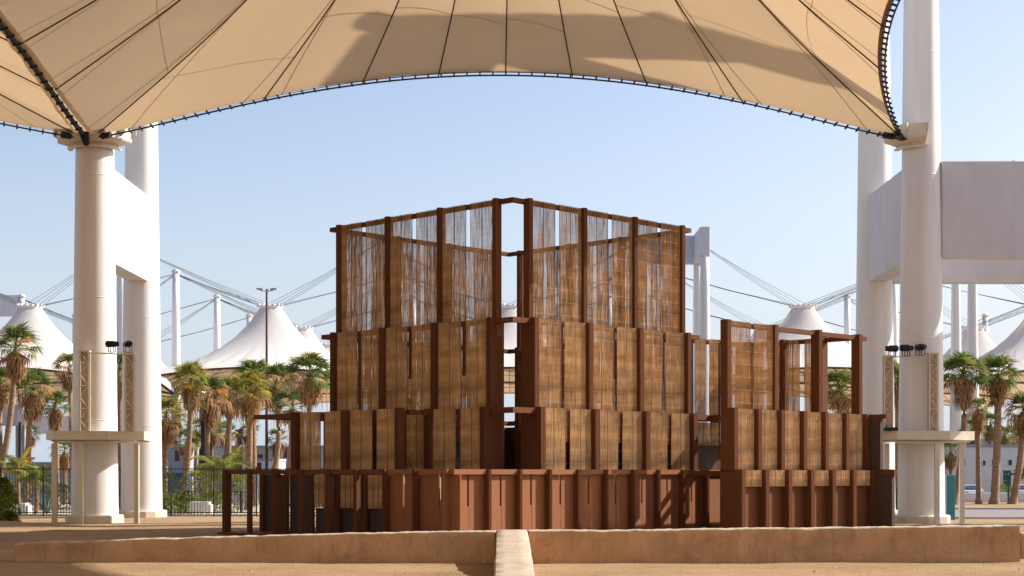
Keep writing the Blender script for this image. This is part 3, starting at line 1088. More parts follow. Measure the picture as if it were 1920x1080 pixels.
# ---- base storey, left-hand face (a = -y)
L = frame('L')
BX = -4.875
lp = [12.01, 10.31, 8.66, 6.97, 5.32, 3.65, 2.03, .37]          # y of the left edges of the posts
la = [-(y - .12) for y in lp]
for i, a in enumerate(la): fin(L, a, BX, BX + ((.30, .14)[i % 2] if i < 6 else .42), 0.10, Z1, .21 if i < 6 else .14)
bar(L, la[0] - .12, la[6], BX + .10, BX + .34, Z1 - .19, Z1 - .005, 'beam')
for i, (a0, a1) in enumerate(((la[6] + .07, la[7] - .07), (la[7] + .07, 1.625 + .26))):
    c = (a0 + a1) / 2
    d = BX + .27
    if i == 1: d0_ = d
    bar(L, a0, c - .05, d, d + .06, 0, Z1 - .2, 'panel_board', 'board')
    bar(L, c + .05, a1, d + .003, d + .063, 0, Z1 - .2, 'panel_board', 'board')
    bar(L, c - .048, c + .048, d + .010, d + .05, 0, 1.30, 'panel_infill', 'board')
    bar(L, a0, a1 - (.0 if i == 0 else .14), BX + .13, BX + .26, Z1 - .19, Z1 - .005, 'beam', 'board')
    # tan partition added square to the panel, so the slit shows bright
    fr2 = R @ Matrix.Translation((0, -c + (.75 if i == 0 else .95), 0))
    bar(fr2, BX + .5, BX + 2.6, 0, .05, .6, Z1 - .3, 'added_partition', 'infill')
bar(L, la[0] - .35, la[6], BX - .08, BX + 2.3, -.05, .10, 'plinth')
bar(L, la[0] - .12, la[6], BX + 1.9, BX + 2.1, Z1 - .19, Z1 - .01, 'beam')
# inner row behind the left-hand base: boards, posts and hanging blinds
ia = [la[0] + .45 + 1.66 * i for i in range(7)]
for i, a in enumerate(ia): fin(L, a, BX + 1.55, BX + 1.68, .1, Z1 - .06, .2)
for i in range(6):
    a0, a1 = ia[i] + .11, ia[i + 1] - .11
    if i < 2:
        w_ = (a1 - a0)
        bar(L, a0 - (.15 if i == 0 else 0), a0 + w_ * .44, BX + 1.70, BX + 1.75, .1, Z1 - .2, 'board', 'dark_board')
        bar(L, a0 + w_ * .52, a0 + w_ * .98, BX + 1.72, BX + 1.77, .1, Z1 - .2, 'board', 'dark_board')
        bar(L, a0, a1, BX + 1.64, BX + 1.69, 1.18, 1.26, 'rail', 'dark_board')
    else:
        bar(L, a0, a1, BX + 1.72, BX + 1.78, .1, 1.12, 'board', 'dark_board')
        reed(L, a0 + .01, a1 - .16, BX + 1.62, 1.14, Z1 - .22, .97, 3)
bar(L, ia[2], 0.6, BX + 2.4, BX + 2.46, .1, Z1 - .1, 'lining_board', 'dark_board')

# ---- left wing, second storey
WX = -1.72
wy = [11.36, 8.06, 4.74]
wa = [-y for y in wy]
for i, a in enumerate(wa): fin(L, a, WX, WX + (.32 if i == 2 else .5), Z1 - .3, Z2, .27)
bar(L, wa[0] - 3.25, wa[2] - .14, WX + .36, WX + .58, Z2 - .22, Z2 - .03)
for i in range(2):
    reed_bay(L, wa[i] + .135, wa[i + 1] - .135, WX + .26, Z1 - .4, Z2 - .02, .93)
bar(frame('R') @ Matrix.Translation((0, 14.0, 0)), WX + .60, 6.0, .38, .60, Z2 - .22, Z2 - .03)
bar(R, WX + .6, .9, 4.66, 4.86, Z2 - .26, Z2 - .06)
# recessed bay between wing and tower on the second storey
# far side of the wing
for a in (-11.3, -8.1, -4.9): fin(L, a, 2.2, 2.6, 0, Z2, .22, 'fin_post')

# ---- right wing
WY = -4.875
wx = [7.61 + 1.6 * i for i in range(7)]
for i, a in enumerate(wx):
    fin(R, a, WY - .35, WY + (.72 if i == 0 else .1), 0, Z1, .24)
    fin(R, a, WY, WY + (.70 if i == 0 else .4), Z1 - .1, Z2, .24)
for i in range(6):
    a0, a1 = wx[i] + .12, wx[i + 1] - .12
    reed(R, a0 + .01, a1 - .01, WY + .22, Z1 - .1, Z2 - .02, .965, 2)
    bar(R, a0, a1, WY + .30, WY + .36, Z1 - .1, Z2 - .3, 'lining_board')
    reed(R, a0 + .01, a1 - .01, WY - .16, Z1 - .68, Z1 - .02, .975, 3)
    bar(R, a0, a1, WY + .02, WY + .08, 0, Z1 - .12, 'panel_board', 'brown_board')
bar(R, wx[0] - .1, wx[6] + .1, WY - .10, WY + .0, Z1 - .22, Z1 - .06, 'beam')
bar(R, wx[0] - .1, wx[6] + .1, WY + .28, WY + .48, Z2 - .24, Z2 - .05, 'beam')
# end walls with their caps
bar(R, wx[6] + .12, wx[6] + .36, WY - 1.10, WY + 1.6, 0, Z1 - .22, 'end_wall', 'dark_board')
bar(R, wx[6] + .10, wx[6] + .40, WY - 1.22, WY + 1.65, Z1 - .22, Z1 + .02, 'wall_cap')
bar(R, wx[6] + .12, wx[6] + .36, WY - .52, WY + 1.6, Z1 + .02, Z2 - .20, 'end_wall', 'dark_board')
bar(R, wx[6] + .10, wx[6] + .40, WY - .82, WY + 1.65, Z2 - .20, Z2 - .02, 'wall_cap')
# open frame on top
tx = [7.62, 10.84, 14.04, 17.18]
TY = WY + .35
for i, a in enumerate(tx): fin(R, a, TY, TY + (.36 if i == 0 else .42), Z2 - .2, Z3, .24)
bar(R, tx[0], tx[3] + .75, TY + .16, TY + .34, Z3 - .24, Z3 - .05, 'beam')
reed_bay(R, tx[0] + .12, tx[1] - .12, TY + .10, Z2 - .1, Z3 - .02, .57)
# return side of the frame, going back
RX = 17.25
ry = [-2.57, -.5, 1.5]
frR = Matrix.Translation((RX, 0, 0)) @ Matrix.Rotation(PI / 2, 4, 'Z')
for y in ry: fin(frR, y, -.12, .3, Z2 - .2, Z3, .24)
bar(frR, TY + .5, 1.7, -.08, .12, Z3 - .24, Z3 - .05, 'beam')
reed_bay(frR, ry[0] + .12, ry[1] - .12, .14, Z2 - .1, Z3 - .04, .84)
reed_bay(frR, ry[1] + .12, ry[2] - .12, .14, Z2 - .1, Z3 - .04, .84)
# back wall of the court between tower and wing
for i, a in enumerate((12.9, 14.9, 16.9)):
    fin(R, a, 1.5, 1.9, 0, Z3 - .02, .24)
for a0, a1 in ((13.02, 14.78), (15.02, 16.78)):
    reed_bay(R, a0, a1, 1.42, Z2 - .1, Z3 - .04, .90)
    reed(R, a0, a1, 1.40, Z2 - 1.35, Z2 - .3, .95, 2)
    bar(R, a0, a1, 1.5, 1.56, 0, Z2 - 1.2, 'lining_board', 'dark_board')
bar(R, 12.4, 17.2, 1.55, 1.75, Z3 - .25, Z3 - .06, 'beam')
bar(R, 12.4, 17.2, 1.55, 1.75, Z2 - .25, Z2 - .06, 'beam')
# bridging beams from tower to wing
bar(R, 12.75, 17.1, .36, .58, Z2 - .26, Z2 - .04, 'beam')
frB = Matrix.Translation((12.6, 0, 0)) @ Matrix.Rotation(PI / 2, 4, 'Z')
bar(frB, WY + .6, .3, -.1, .1, Z2 - .26, Z2 - .05, 'beam')
frB2 = Matrix.Translation((8.9, 0, 0)) @ Matrix.Rotation(PI / 2, 4, 'Z')
bar(frB2, WY + .6, BY, -.1, .1, Z1 - .26, Z1 - .05, 'beam')


# ------------------------------------------------------------------ ring platforms round the pylons
def truss(parent, x, y, z0, z1, w_=.42, d_=.30):
    b = MB()
    for sx in (-1, 1):
        for sy in (-1, 1):
            b.box(x + sx * w_ / 2 - .03, x + sx * w_ / 2 + .03, y + sy * d_ / 2 - .03, y + sy * d_ / 2 + .03, z0, z1)
    n = int((z1 - z0) / .5)
    for i in range(n):
        za = z0 + (z1 - z0) * i / n; zb = z0 + (z1 - z0) * (i + 1) / n
        s_ = 1 if i % 2 else -1
        for sy in (-1, 1):
            b.tube([(x - s_ * w_ / 2, y + sy * d_ / 2, za), (x + s_ * w_ / 2, y + sy * d_ / 2, zb)], .018, 4, smooth=False)
    for i in range(0, n + 1, 2):
        z = z0 + (z1 - z0) * i / n
        for sy in (-1, 1): b.tube([(x - w_ / 2, y + sy * d_ / 2, z), (x + w_ / 2, y + sy * d_ / 2, z)], .018, 4, smooth=False)
    b.box(x - w_ / 2 - .05, x + w_ / 2 + .05, y - d_ / 2 - .05, y + d_ / 2 + .05, z1 - .01, z1 + .06)
    b.box(x - w_ / 2 + .02, x + w_ / 2 - .02, y + .02, y + .04, z0, z1, 1)
    return b.build('lighting_tower', [M['cream'], M['infill']], parent)


def spotlight(x, y, z, rz, label):
    e = empty('stage_light', (x, y, z), rz, label, 'stage light', 'stage lights on the platform crossbars')
    b = MB()
    b.tube([(-.36, 0, .30), (-.3, 0, .30), (.06, 0, .30)], [.12, .165, .165], 12)
    b.tube([(.06, 0, .30), (.10, 0, .30), (.27, 0, .30)], [.18, .13, .13], 12)
    b.build('housing', M['black'], e)
    c = MB(); c.tube([(.27, 0, .30), (.31, 0, .30)], [.105, .11], 10); c.build('lens', M['glassdark'], e)
    y_ = MB()
    y_.box(-.20, -.16, -.19, -.17, -.1, .32); y_.box(.06, .10, -.19, -.17, -.1, .32); y_.box(-.20, -.16, .17, .19, -.1, .32); y_.box(.06, .10, .17, .19, -.1, .32); y_.box(-.20, .10, -.19, .19, -.12, -.1)
    y_.build('yoke', M['black'], e)
    return e


def platform(cx_, cy_, label, x0, x1, towers, legs, lights, bar_z):
    e = empty('ring_platform', (cx_, cy_, 0), 0, label, 'platform', 'ring platforms round the near pylons')
    hx = (x1 - x0) / 2; mx = (x0 + x1) / 2 - cx_
    ch = .9
    P = [(mx - hx, -1.3), (mx - hx + ch * .6, -2.0), (mx + hx - ch * 1.7, -2.0), (mx + hx, -.9), (mx + hx, 1.6), (mx - hx, 1.6)]
    z0, z1 = 4.18, 4.62
    n = len(P)
    b = MB()
    V = [(x, y, z0) for x, y in P] + [(x, y, z1) for x, y in P]
    k = .86
    I = [((x - mx) * k + mx, y * k, z0) for x, y in P] + [((x - mx) * k + mx, y * k, z1 - .04) for x, y in P]
    b.add(V, [(i, (i + 1) % n, n + (i + 1) % n, n + i) for i in range(n)] + [tuple(range(n, 2 * n))])
    b.build('fascia', M['cream'], e)
    u = MB()
    yy = -1.8
    u.box(mx - hx + .5, mx + hx - .5, -1.85, -1.75, z0 - .16, z0 - .10)
    x = mx - hx + .5
    while x < mx + hx - .5:
        u.box(x - .02, x + .02, -1.84, -1.76, z0 - .12, z0 - .002); x += .28
    u.box(mx - hx + .3, mx + hx - .3, -1.5, 1.5, z0 - .06, z0 - .004)
    u.build('under_frame', M['cream'], e)
    for lx, ly, lw in legs:
        q = MB(); q.box(lx - cx_ - lw / 2, lx - cx_ + lw / 2, ly - cy_ - .1, ly - cy_ + .1, -.05, z0 - .17); q.build('leg', M['cream'], e)
    for t_ in towers: truss(e, t_[0] - cx_, t_[1] - cy_, z1, t_[2])
    q = MB()
    a, c = towers[0], towers[-1]
    q.tube([(a[0] - cx_ - .1, a[1] - cy_, a[2] - .02), ((a[0] + c[0]) / 2 - cx_, a[1] - cy_, bar_z - .05), (c[0] - cx_ + .15, c[1] - cy_, c[2] - .02)], .035, 6)
    q.build('crossbar', M['cream'], e)
    for lx, lz, rz, lab in lights: spotlight(lx, a[1], lz, rz, lab)
    return e


platform(LX0, Y0, 'cream platform on legs round the left pylon, with two stage lights on its crossbar', -23.35, -18.55,
         [(-21.35, 80.0, 8.58), (-19.1, 80.0, 8.45)], [(-23.05, 80.6, .24), (-21.45, 79.65, .20), (-18.95, 80.8, .22)],
         [(-19.95, 8.68, 0.0, 'black stage light nearer the pylon shaft on the left platform crossbar'), (-19.2, 8.68, -.9, 'black stage light at the right end of the left platform crossbar')], 8.55)
platform(RX0, Y0, 'cream platform on legs round the right pylon, with three stage lights on its crossbar', 18.6, 23.3,
         [(18.8, 80.0, 8.35), (21.05, 80.0, 8.48)], [(18.9, 80.7, .22), (21.15, 79.65, .22), (22.6, 80.4, .24)],
         [(18.95, 8.45, PI, 'black stage light at the left end of the right platform crossbar'), (19.75, 8.48, .1, 'middle black stage light on the right platform crossbar'),
          (20.45, 8.52, -1.1, 'black stage light beside the tall tower on the right platform crossbar')], 8.40)
b = MB(); b.bbox(18.55, 19.25, 79.7, 80.1, 4.622, 4.80, .02); b.box(18.6, 18.66, 79.85, 79.95, 4.80, 4.86); b.box(19.14, 19.2, 79.85, 79.95, 4.80, 4.86)
tag(b.build('floor_light', M['black']), 'small black light bar lying on the right platform', 'light bar')

# teal totem
b = MB(); b.bbox(23.35, 23.82, 86.0, 86.6, 0, 2.42, .02); b.build
e = empty('teal_sign', (23.58, 86.3, 0), 0, 'narrow upright teal sign panel beside the right pylon', 'sign')
b = MB(); b.bbox(-.22, .24, -.3, .3, 0, 2.42, .015); b.build('panel', M['teal'], e)
b = MB(); b.box(-.29, -.222, -.28, .28, 0, 2.42); b.build('edge_frame', M['whitewall'], e)


# ------------------------------------------------------------------ fences
def bar_fence(x0, x1, y, label):
    e = empty('bar_fence', (x0, y, 0), 0, label, 'fence')
    n = int((x1 - x0) / 2.5)
    PO = MB(); PO.box(-.04, .04, -.04, .04, 0, 2.9); PO = PO.mesh('fence_post', M['fence'])
    for i in range(n + 1): link('fence_post', PO, e, loc=(i * 2.5, 0, 0))
    b = MB(); b.box(0, n * 2.5, -.02, .02, 2.74, 2.80); b.build('rail', M['fence'], e)
    b = MB(); b.box(0, n * 2.5, -.02, .02, .18, .24); b.build('rail', M['fence'], e)
    b = MB()
    x = .16
    while x < n * 2.5:
        if min(x % 2.5, 2.5 - x % 2.5) > .05: b.box(x - .013, x + .013, -.012, .012, .05, 2.735)
        x += .167
    tag(b.build('pickets', M['fence'], e), kind='stuff')


bar_fence(-40, 22.7, 93.9, 'tall dark metal bar fence in front of the palms')
e = empty('wire_fence', (26, 134, 0), 0, 'thin wire fence in front of the white building at the right', 'fence')
PO = MB(); PO.tube([(0, 0, 0), (0, 0, 2.6)], .03, 5); PO = PO.mesh('fence_post', M['lamp'])
for i in range(14): link('fence_post', PO, e, loc=(i * 2.6, 0, 0))
for z in (.8, 1.35, 1.9, 2.45):
    b = MB(); b.tube([(0, 0, z), (13 * 2.6, 0, z)], .014, 4); b.build('wire', M['lamp'], e)
b = MB(); b.bbox(27, 75, 139.8, 140.1, 0, .82, .03)
tag(b.build('low_white_wall', M['whitewall']), 'low white boundary wall behind the right-hand palm trunks', 'wall')


# ------------------------------------------------------------------ plants
def fan_frond(seed, fr, n=15, droop=.25):
    """stalk along +x, then a fan of pointed leaflets"""
    rng = random.Random(seed)
    b = MB()
    st = 1.0
    b.tube([(0, 0, 0), (.5, 0, .05), (st, 0, .02)], [.03, .022, .015], 3, cap=False)
    for i in range(n):
        a = (i / (n - 1) - .5) * 3.1 + rng.uniform(-.06, .06)
        l = fr * (1.0 - .22 * abs(a) / 1.85) * rng.uniform(.85, 1.1)
        dx, dy = math.cos(a), math.sin(a)
        w_ = .055
        dz = .05 * abs(math.sin(a))
        mid = Vector((st + dx * l * .55, dy * l * .55, .02 + dz - droop * .15))
        tip = Vector((st + dx * l * .96, dy * l * .96, -droop * (1 + rng.uniform(-.3, .9)) * l))
        s_ = Vector((-dy, dx, .35)) * w_
        s2 = Vector((-dy, dx, -.35)) * w_
        o = Vector((st, 0, .02))
        b.add([o, mid - s_, mid + s2, tip], [(0, 1, 2), (1, 3, 2)])
    return b


FROND = {}
for k_ in ('green', 'olive', 'lime', 'yellow', 'orange', 'dead', 'grey'):
    FROND[k_] = [fan_frond(s_ * 11 + 3, .95 + .1 * s_, 15 if k_ != 'dead' else 9, (.25, .45, .35)[s_] if k_ != 'dead' else .8).mesh('frond', M['leaf_' + k_]) for s_ in range(3)]


def skirt_mesh(length, r, seed):
    rng = random.Random(seed)
    b = MB()
    for i in range(int(230 + 90 * length)):
        a = rng.uniform(0, 2 * PI); z0 = -rng.random() ** 1.2 * length * .75
        rr = .16 + r * rng.uniform(.35, 1.0) * (1 - .35 * (-z0) / length)
        l = rng.uniform(.4, .95)
        c, s_ = math.cos(a), math.sin(a)
        p0 = Vector((c * .16, s_ * .16, z0 + .12)); p1 = Vector((c * rr, s_ * rr, z0 - l * .35)); p2 = Vector((c * rr * rng.uniform(.8, 1.05), s_ * rr, z0 - l))
        w_ = Vector((-s_, c, 0)) * rng.uniform(.03, .075)
        b.add([p0, p1 - w_, p1 + w_, p2], [(0, 1, 2), (1, 3, 2)])
    return b.mesh('dead_skirt', M['leaf_dead'])


SKIRT = {}
def trunk_mesh(base, top, r0, r1, bend):
    b = MB()
    base = Vector(base); top = Vector(top)
    pts = []; rs = []
    n = 26
    for i in range(n + 1):
        t = i / n
        p = base.lerp(top, t)
        p.x += bend * math.sin(PI * t)
        pts.append(p)
        r = r0 + (r1 - r0) * t ** .6
        if t < .06: r *= 1 + (.06 - t) * 7
        rs.append(r * (1 + .06 * (i % 2) + .04 * math.sin(i * 2.1)))
    b.tube(pts, rs, 9)
    return b


PALMS = []
def fan_palm(label, px, py, Y, bpx, size=1.0, mix=(('green', 6), ('olive', 3), ('dead', 1)), skirt=1.6, bend=.15, nf=34, group='fan palms', upright=False, r0=.26):
    """px,py: where the crown centre stands (1920-wide picture units at distance Y)"""
    X = (px - 960) / 3000 * Y; Z = EYE + (888 - py) / 3000 * Y; BX_ = (bpx - 960) / 3000 * Y
    e = empty('fan_palm', (BX_, Y, 0), 0, label, 'palm tree', group)
    top = (X - BX_, 0, Z)
    trunk_mesh((0, 0, -.05), top, r0 * size ** .5, r0 * .72 * size ** .5, bend).build('trunk', M['trunk'], e)
    rng = random.Random(int(px * 7 + Y))
    bag = [k for k, n in mix for _ in range(n)]
    for i in range(nf):
        f = (i + .5) / nf
        el = rad(86 - 116 * f ** 1.15) + rng.uniform(-.14, .14)
        az = i * 2.39996 + rng.uniform(-.3, .3)
        k = rng.choice(bag)
        if f < .35 and k in ('dead', 'orange'): k = bag[0]
        if f > .84 and rng.random() < .6: k = 'dead'
        s_ = size * rng.uniform(.85, 1.12) * (1.0 if f > .15 else .85)
        o = link('frond', FROND[k][rng.randrange(3)], e)
        o.location = (top[0], 0, top[2] + .1 - .25 * f)
        o.rotation_euler = (rng.uniform(-.35, .35), -el, az)
        o.scale = (s_, s_, s_)
    if skirt:
        key = (round(skirt, 1), int(px) % 3)
        if key not in SKIRT: SKIRT[key] = skirt_mesh(skirt, .80, int(px) % 3)
        o = link('dead_skirt', SKIRT[key], e)
        o.location = (top[0], 0, top[2] - .15); o.scale = (size, size, 1)
    return e


G1 = (('green', 6), ('olive', 3), ('dead', 1))
G2 = (('green', 3), ('olive', 3), ('orange', 2), ('dead', 3))
G3 = (('olive', 3), ('lime', 3), ('yellow', 3), ('orange', 2), ('dead', 1))
G4 = (('grey', 4), ('olive', 3), ('green', 2), ('dead', 1))
fan_palm('tall fan palm with full green crown at the left picture edge', 30, 655, 112, -14, 1.0, G2, 2.0, .3)
fan_palm('fan palm half cut by the left picture edge, below the tall one', 1, 722, 118, 9, .85, G2, 1.6, -.2)
fan_palm('fan palm with long brown skirt between the left picture edge and the left platform', 62, 733, 116, 48, .95, G2, 2.2, -.1)
fan_palm('fan palm with small green crown above a bushy brown skirt near the left platform', 104, 762, 120, 106, .72, G1, 1.7, .05)
fan_palm('fan palm showing half its ragged crown at the left side of the collared pylon', 130, 692, 125, 138, .75, G2, 1.4, 0)
fan_palm('fan palm wedged in the gap between the two left pylons', 223, 697, 118, 226, .9, G2, 1.8, 0)
fan_palm('small distant fan palm low behind the left-hand trunks', 57, 815, 185, 56, .75, G1, 1.0, 0, 24)
fan_palm('short fan palm against the left pylon foot, dark crown below the platform', 121, 848, 128, 122, .75, G1, .9, 0, 26)
fan_palm('orange-tipped fan palm with a big brown skirt, tallest right of the left pylons', 359, 714, 112, 344, .82, G3, 2.1, .1)
fan_palm('fan palm with shaggy skirt just right of the orange-tipped one', 391, 745, 114, 385, .95, G2, 2.3, 0)
fan_palm('fan palm with rough bark and a wide green crown above the feathery young palm', 431, 748, 118, 426, .95, G1, 1.0, 0)
fan_palm('yellowing fan palm in front of the maroon light pole', 470, 738, 110, 466, .95, G3, 1.9, 0)
fan_palm('green fan palm rising just behind the yellowing one', 474, 708, 122, 477, .92, G1, 1.6, 0)
fan_palm('fan palm with dark skirt just right of the maroon light pole', 517, 720, 120, 496, .88, G2, 2.0, .6)
fan_palm('sparse grey-green fan palm over the left pergola beam', 548, 765, 116, 538, 1.0, G4, .6, .1, 24)
fan_palm('big fan palm with full crown against the left wall of the timber pavilion', 581, 707, 108, 588, 1.05, G1, 1.8, -.1, 38)
fan_palm('fan palm at the right edge of the back left pylon', 312, 782, 116, 307, .95, G3, 1.9, 0)
fan_palm('low fan palm behind the leaning trunk of the orange-tipped one', 350, 829, 135, 343, .75, G1, .8, 0, 24)
fan_palm('small distant fan palm under the left pergola beam', 521, 825, 150, 518, .70, G4, 1.2, 0, 26)
fan_palm('distant dusty fan palm behind the feathery young palm', 397, 812, 165, 396, .85, G4, 1.0, 0, 24)
fan_palm('distant dark fan palm right of the dusty one', 424, 813, 172, 424, .85, G1, 1.0, 0, 24)
fan_palm('distant fan palm crown left of the black banner pole', 368, 806, 160, 367, .75, G4, 1.0, 0, 22)
fan_palm('distant fan palm beneath the yellowing one', 467, 812, 160, 470, .7, G1, .8, 0, 22)
fan_palm('tall fan palm with long skirt right of the right pylon, trunk leaning left', 1806, 703, 128, 1787, 1.12, G1, 2.6, .4, 38)
fan_palm('tall fan palm with thick rough trunk, second big one right of the right pylon', 1871, 707, 130, 1864, 1.08, G1, 2.5, .1, 38, r0=.34)
fan_palm('shorter fan palm with brown skirt between the two tall right-hand ones', 1833, 768, 132, 1835, .62, G2, 1.8, 0, 26, r0=.3)
fan_palm('fan palm cut by the right picture edge, trunk leaning left', 1919, 772, 131, 1898, .95, G2, 2.2, .2, 34, r0=.33)
fan_palm('distant fan palm between the two tall right-hand trunks', 1857, 797, 168, 1854, .9, G1, 1.6, 0, 26)
fan_palm('distant fan palm right of the thick rough trunk', 1884, 818, 165, 1883, .75, G1, 1.6, 0, 26)
fan_palm('distant fan palm left of the leaning right-edge trunk', 1902, 817, 170, 1900, .75, G2, 1.6, 0, 26)
fan_palm('distant fan palm just right of the right platform deck', 1822, 806, 165, 1820, .8, G2, 1.5, 0, 26)
fan_palm('distant fan palm with two-tone crown beside the right platform leg', 1826, 838, 172, 1830, .6, G3, 1.0, 0, 22)
fan_palm('short fan palm right behind the teal sign', 1783, 848, 150, 1783, .7, G4, 1.2, 0, 24)
fan_palm('fan palm seen in the slit between the right pylons', 1684, 716, 118, 1684, .95, G1, 1.7, 0)
fan_palm('fan palm framed by the open timber frame at the right', 1574, 733, 120, 1578, 1.05, G1, 1.2, 0, 36)
fan_palm('lower fan palm crown beneath the framed one at the right', 1592, 772, 125, 1594, .85, G1, .6, 0, 26)


def feather_palm(label, x, y, h, fl, n, hue, name='young_palm'):
    e = empty(name, (x, y, 0), 0, label, 'young palm')
    trunk_mesh((0, 0, -.05), (0, 0, h), .16, .11, .02).build('trunk', M['trunk'], e)
    rng = random.Random(int(x * 10))
    for v in range(3):
        b = MB()
        pts = []
        for i in range(11):
            t = i / 10
            pts.append(Vector((fl * (t - .22 * t ** 3), 0, fl * (.62 * t - (.62 + .2 * v) * t * t))))
        b.tube(pts, [.022 * (1 - .8 * i / 10) for i in range(11)], 3, cap=False)
        for i in range(34):
            t = .12 + .86 * i / 33
            k = min(9, int(t * 10)); p = pts[k].lerp(pts[k + 1], t * 10 - k)
            l = fl * .30 * math.sin(PI * (t * .8 + .15))
            for sg in (-1, 1):
                d = Vector((.55, sg * .85, -.35 + rng.uniform(-.2, .15))).normalized()
                q = p + d * l
                s_ = Vector((.028, 0, .012))
                m_ = p + d * l * .5 + Vector((0, 0, .03))
                b.add([p, m_ - s_, q, m_ + s_], [(0, 1, 2, 3)])
        feather_palm.m = getattr(feather_palm, 'm', {})
        feather_palm.m[(label, v)] = b.mesh('frond', M['leaf_' + hue[v % len(hue)]])
    for i in range(n):
        o = link('frond', feather_palm.m[(label, i % 3)], e)
        o.location = (0, 0, h - .02 * i / n)
        o.rotation_euler = (rng.uniform(-.2, .2), -rad(62 - 75 * (i / n)), i * 2.4 + rng.uniform(-.2, .2))
        s_ = rng.uniform(.8, 1.1); o.scale = (s_, s_, s_)


feather_palm('feathery bright green young palm behind the bar fence, left of the timber pavilion', -17.4, 97.0, 2.1, 2.9, 16, ('lime', 'olive', 'lime'))
feather_palm('small feathery young palm behind the bar fence, left of the platform legs', -28.7, 96.5, 1.9, 1.9, 12, ('lime', 'olive', 'green'))
feather_palm('yellowish feathery young palm behind the small one at the left', -31.8, 103, 2.4, 2.4, 12, ('yellow', 'lime', 'olive'))
feather_palm('small feathery young palm at the left picture edge', -31.6, 92.2, 1.0, 1.5, 10, ('green', 'lime', 'olive'))
feather_palm('feathery young palm low at the right picture edge', 42.6, 132.5, 2.2, 1.8, 12, ('green', 'olive', 'lime'))


def bush(name, label, x, y, r, h, mat, n=420, cat='shrub', group=None, leaf=.09):
    rng = random.Random(int(x * 13 + y))
    b = MB()
    for i in range(n):
        a = rng.uniform(0, 2 * PI); u = rng.random() ** .5
        z = h * rng.random() ** .8
        rr = r * u * math.sqrt(max(.05, 1 - (z / h) ** 2.2)) * (1 + .25 * mnoise.noise((a * 1.3, z * 2, x)))
        p = Vector((rr * math.cos(a), rr * math.sin(a), z))
        d = Vector((rng.gauss(0, 1) + math.cos(a), rng.gauss(0, 1) + math.sin(a), rng.gauss(.6, .8))).normalized()
        s_ = d.cross(Vector((rng.gauss(0, 1), rng.gauss(0, 1), rng.gauss(0, 1)))).normalized()
        l = leaf * rng.uniform(.7, 1.6)
        b.add([p - d * l, p - s_ * l * .4, p + d * l, p + s_ * l * .4], [(0, 1, 2, 3)])
    for i in range(5):
        a = rng.uniform(0, 6.28)
        b.tube([(0, 0, 0), (r * .5 * math.cos(a), r * .5 * math.sin(a), h * .7)], .015, 3, cap=False)
    e = b.build(name, M[mat], loc=(x, y, 0))
    return tag(e, label, cat, group)


def PX(px, Y): return (px - 960) / 3000 * Y


bush('shrub', 'bright green bush in the lower left corner by the sand', PX(4, 80), 80, .95, 2.3, 'shrub_lime', 1500)
bush('shrub', 'small dark green sprig by the sand next to the corner bush', PX(22, 81), 80.6, .5, .6, 'shrub_lime', 350)
bush('shrub', 'round bright green bush behind the bar fence right of the back left pylon', PX(318, 99), 99, 1.1, 1.25, 'shrub_lime', 800)
bush('shrub', 'bright green bush beside the round one at the leaning trunk', PX(350, 99), 99.6, .9, 1.45, 'shrub_lime', 700)
bush('shrub', 'grey-green feathery bush behind the white planter block', PX(362, 104), 104, 1.6, 2.6, 'shrub_grey', 1100)
bush('shrub', 'grey-green feathery bush by the back left pylon', PX(318, 106), 106, 1.2, 2.6, 'shrub_grey', 800)
bush('shrub', 'green bush right of the white planter block', PX(402, 101), 101, .9, 1.5, 'shrub_lime', 600)
bush('shrub', 'grey-green bush behind the open timber base frame', PX(446, 105), 105, 1.4, 1.9, 'shrub_grey', 700)
bush('shrub', 'grey-green bush behind the left white planter block', PX(25, 108), 108, 1.6, 2.0, 'shrub_grey', 900)
bush('shrub', 'grey bush behind the small feathery palm', PX(78, 110), 110, 1.8, 2.6, 'shrub_grey', 900)
bush('shrub', 'lime bush in front of the tall left-edge palm', PX(12, 100), 100, .8, 1.3, 'shrub_lime', 500)
bush('shrub', 'dull bush behind the left platform leg', PX(112, 112), 112, 1.4, 1.8, 'shrub_grey', 700)
bush('shrub', 'dark bush between the left pylon feet', PX(224, 104), 104, .9, 1.5, 'shrub', 500)
bush('shrub', 'green bush in the slit between the right pylon feet', PX(1684, 100), 100, .8, 1.6, 'shrub', 500)
bush('shrub', 'small round green bush at the door of the white building', PX(1885, 150), 150.5, 1.0, 1.5, 'shrub_lime', 300)
bush('shrub', 'small round green bush right of the one at the door', PX(1912, 150), 151, .9, 1.5, 'shrub', 300)

e = empty('agave', (PX(88, 99), 99, 0), 0, 'blue-green agave with upright pointed leaves by the left platform leg', 'agave')
rng = random.Random(5)
lf = MB(); lf.add([(-.07, 0, 0), (.07, 0, 0), (-.09, .05, .5), (.09, .05, .5), (0, .02, 1.35), (0, -.04, .3)], [(0, 5, 2), (5, 1, 3), (2, 5, 4), (5, 3, 4)])
lf = lf.mesh('leaf', M['agave'])
for i in range(18):
    o = link('leaf', lf, e, rot=(rng.uniform(.1, .75), 0, i * 2.4)); s_ = rng.uniform(.8, 1.15); o.scale = (s_, s_, s_)


def planter(label, px0, px1, Y, h):
    e = empty('planter_block', (PX((px0 + px1) / 2, Y), Y, 0), 0, label, 'planter')
    hw = PX(px1, Y) - PX(px0, Y)
    b = MB(); b.bbox(-hw / 2, hw / 2, -.45, .45, 0, h, .03); b.build('block', M['whitewall'], e)
    b = MB(); b.box(hw / 2 + .001, hw / 2 + .12, -.40, .40, 0, h * .8); b.build('side_step', M['concrete_white'], e)


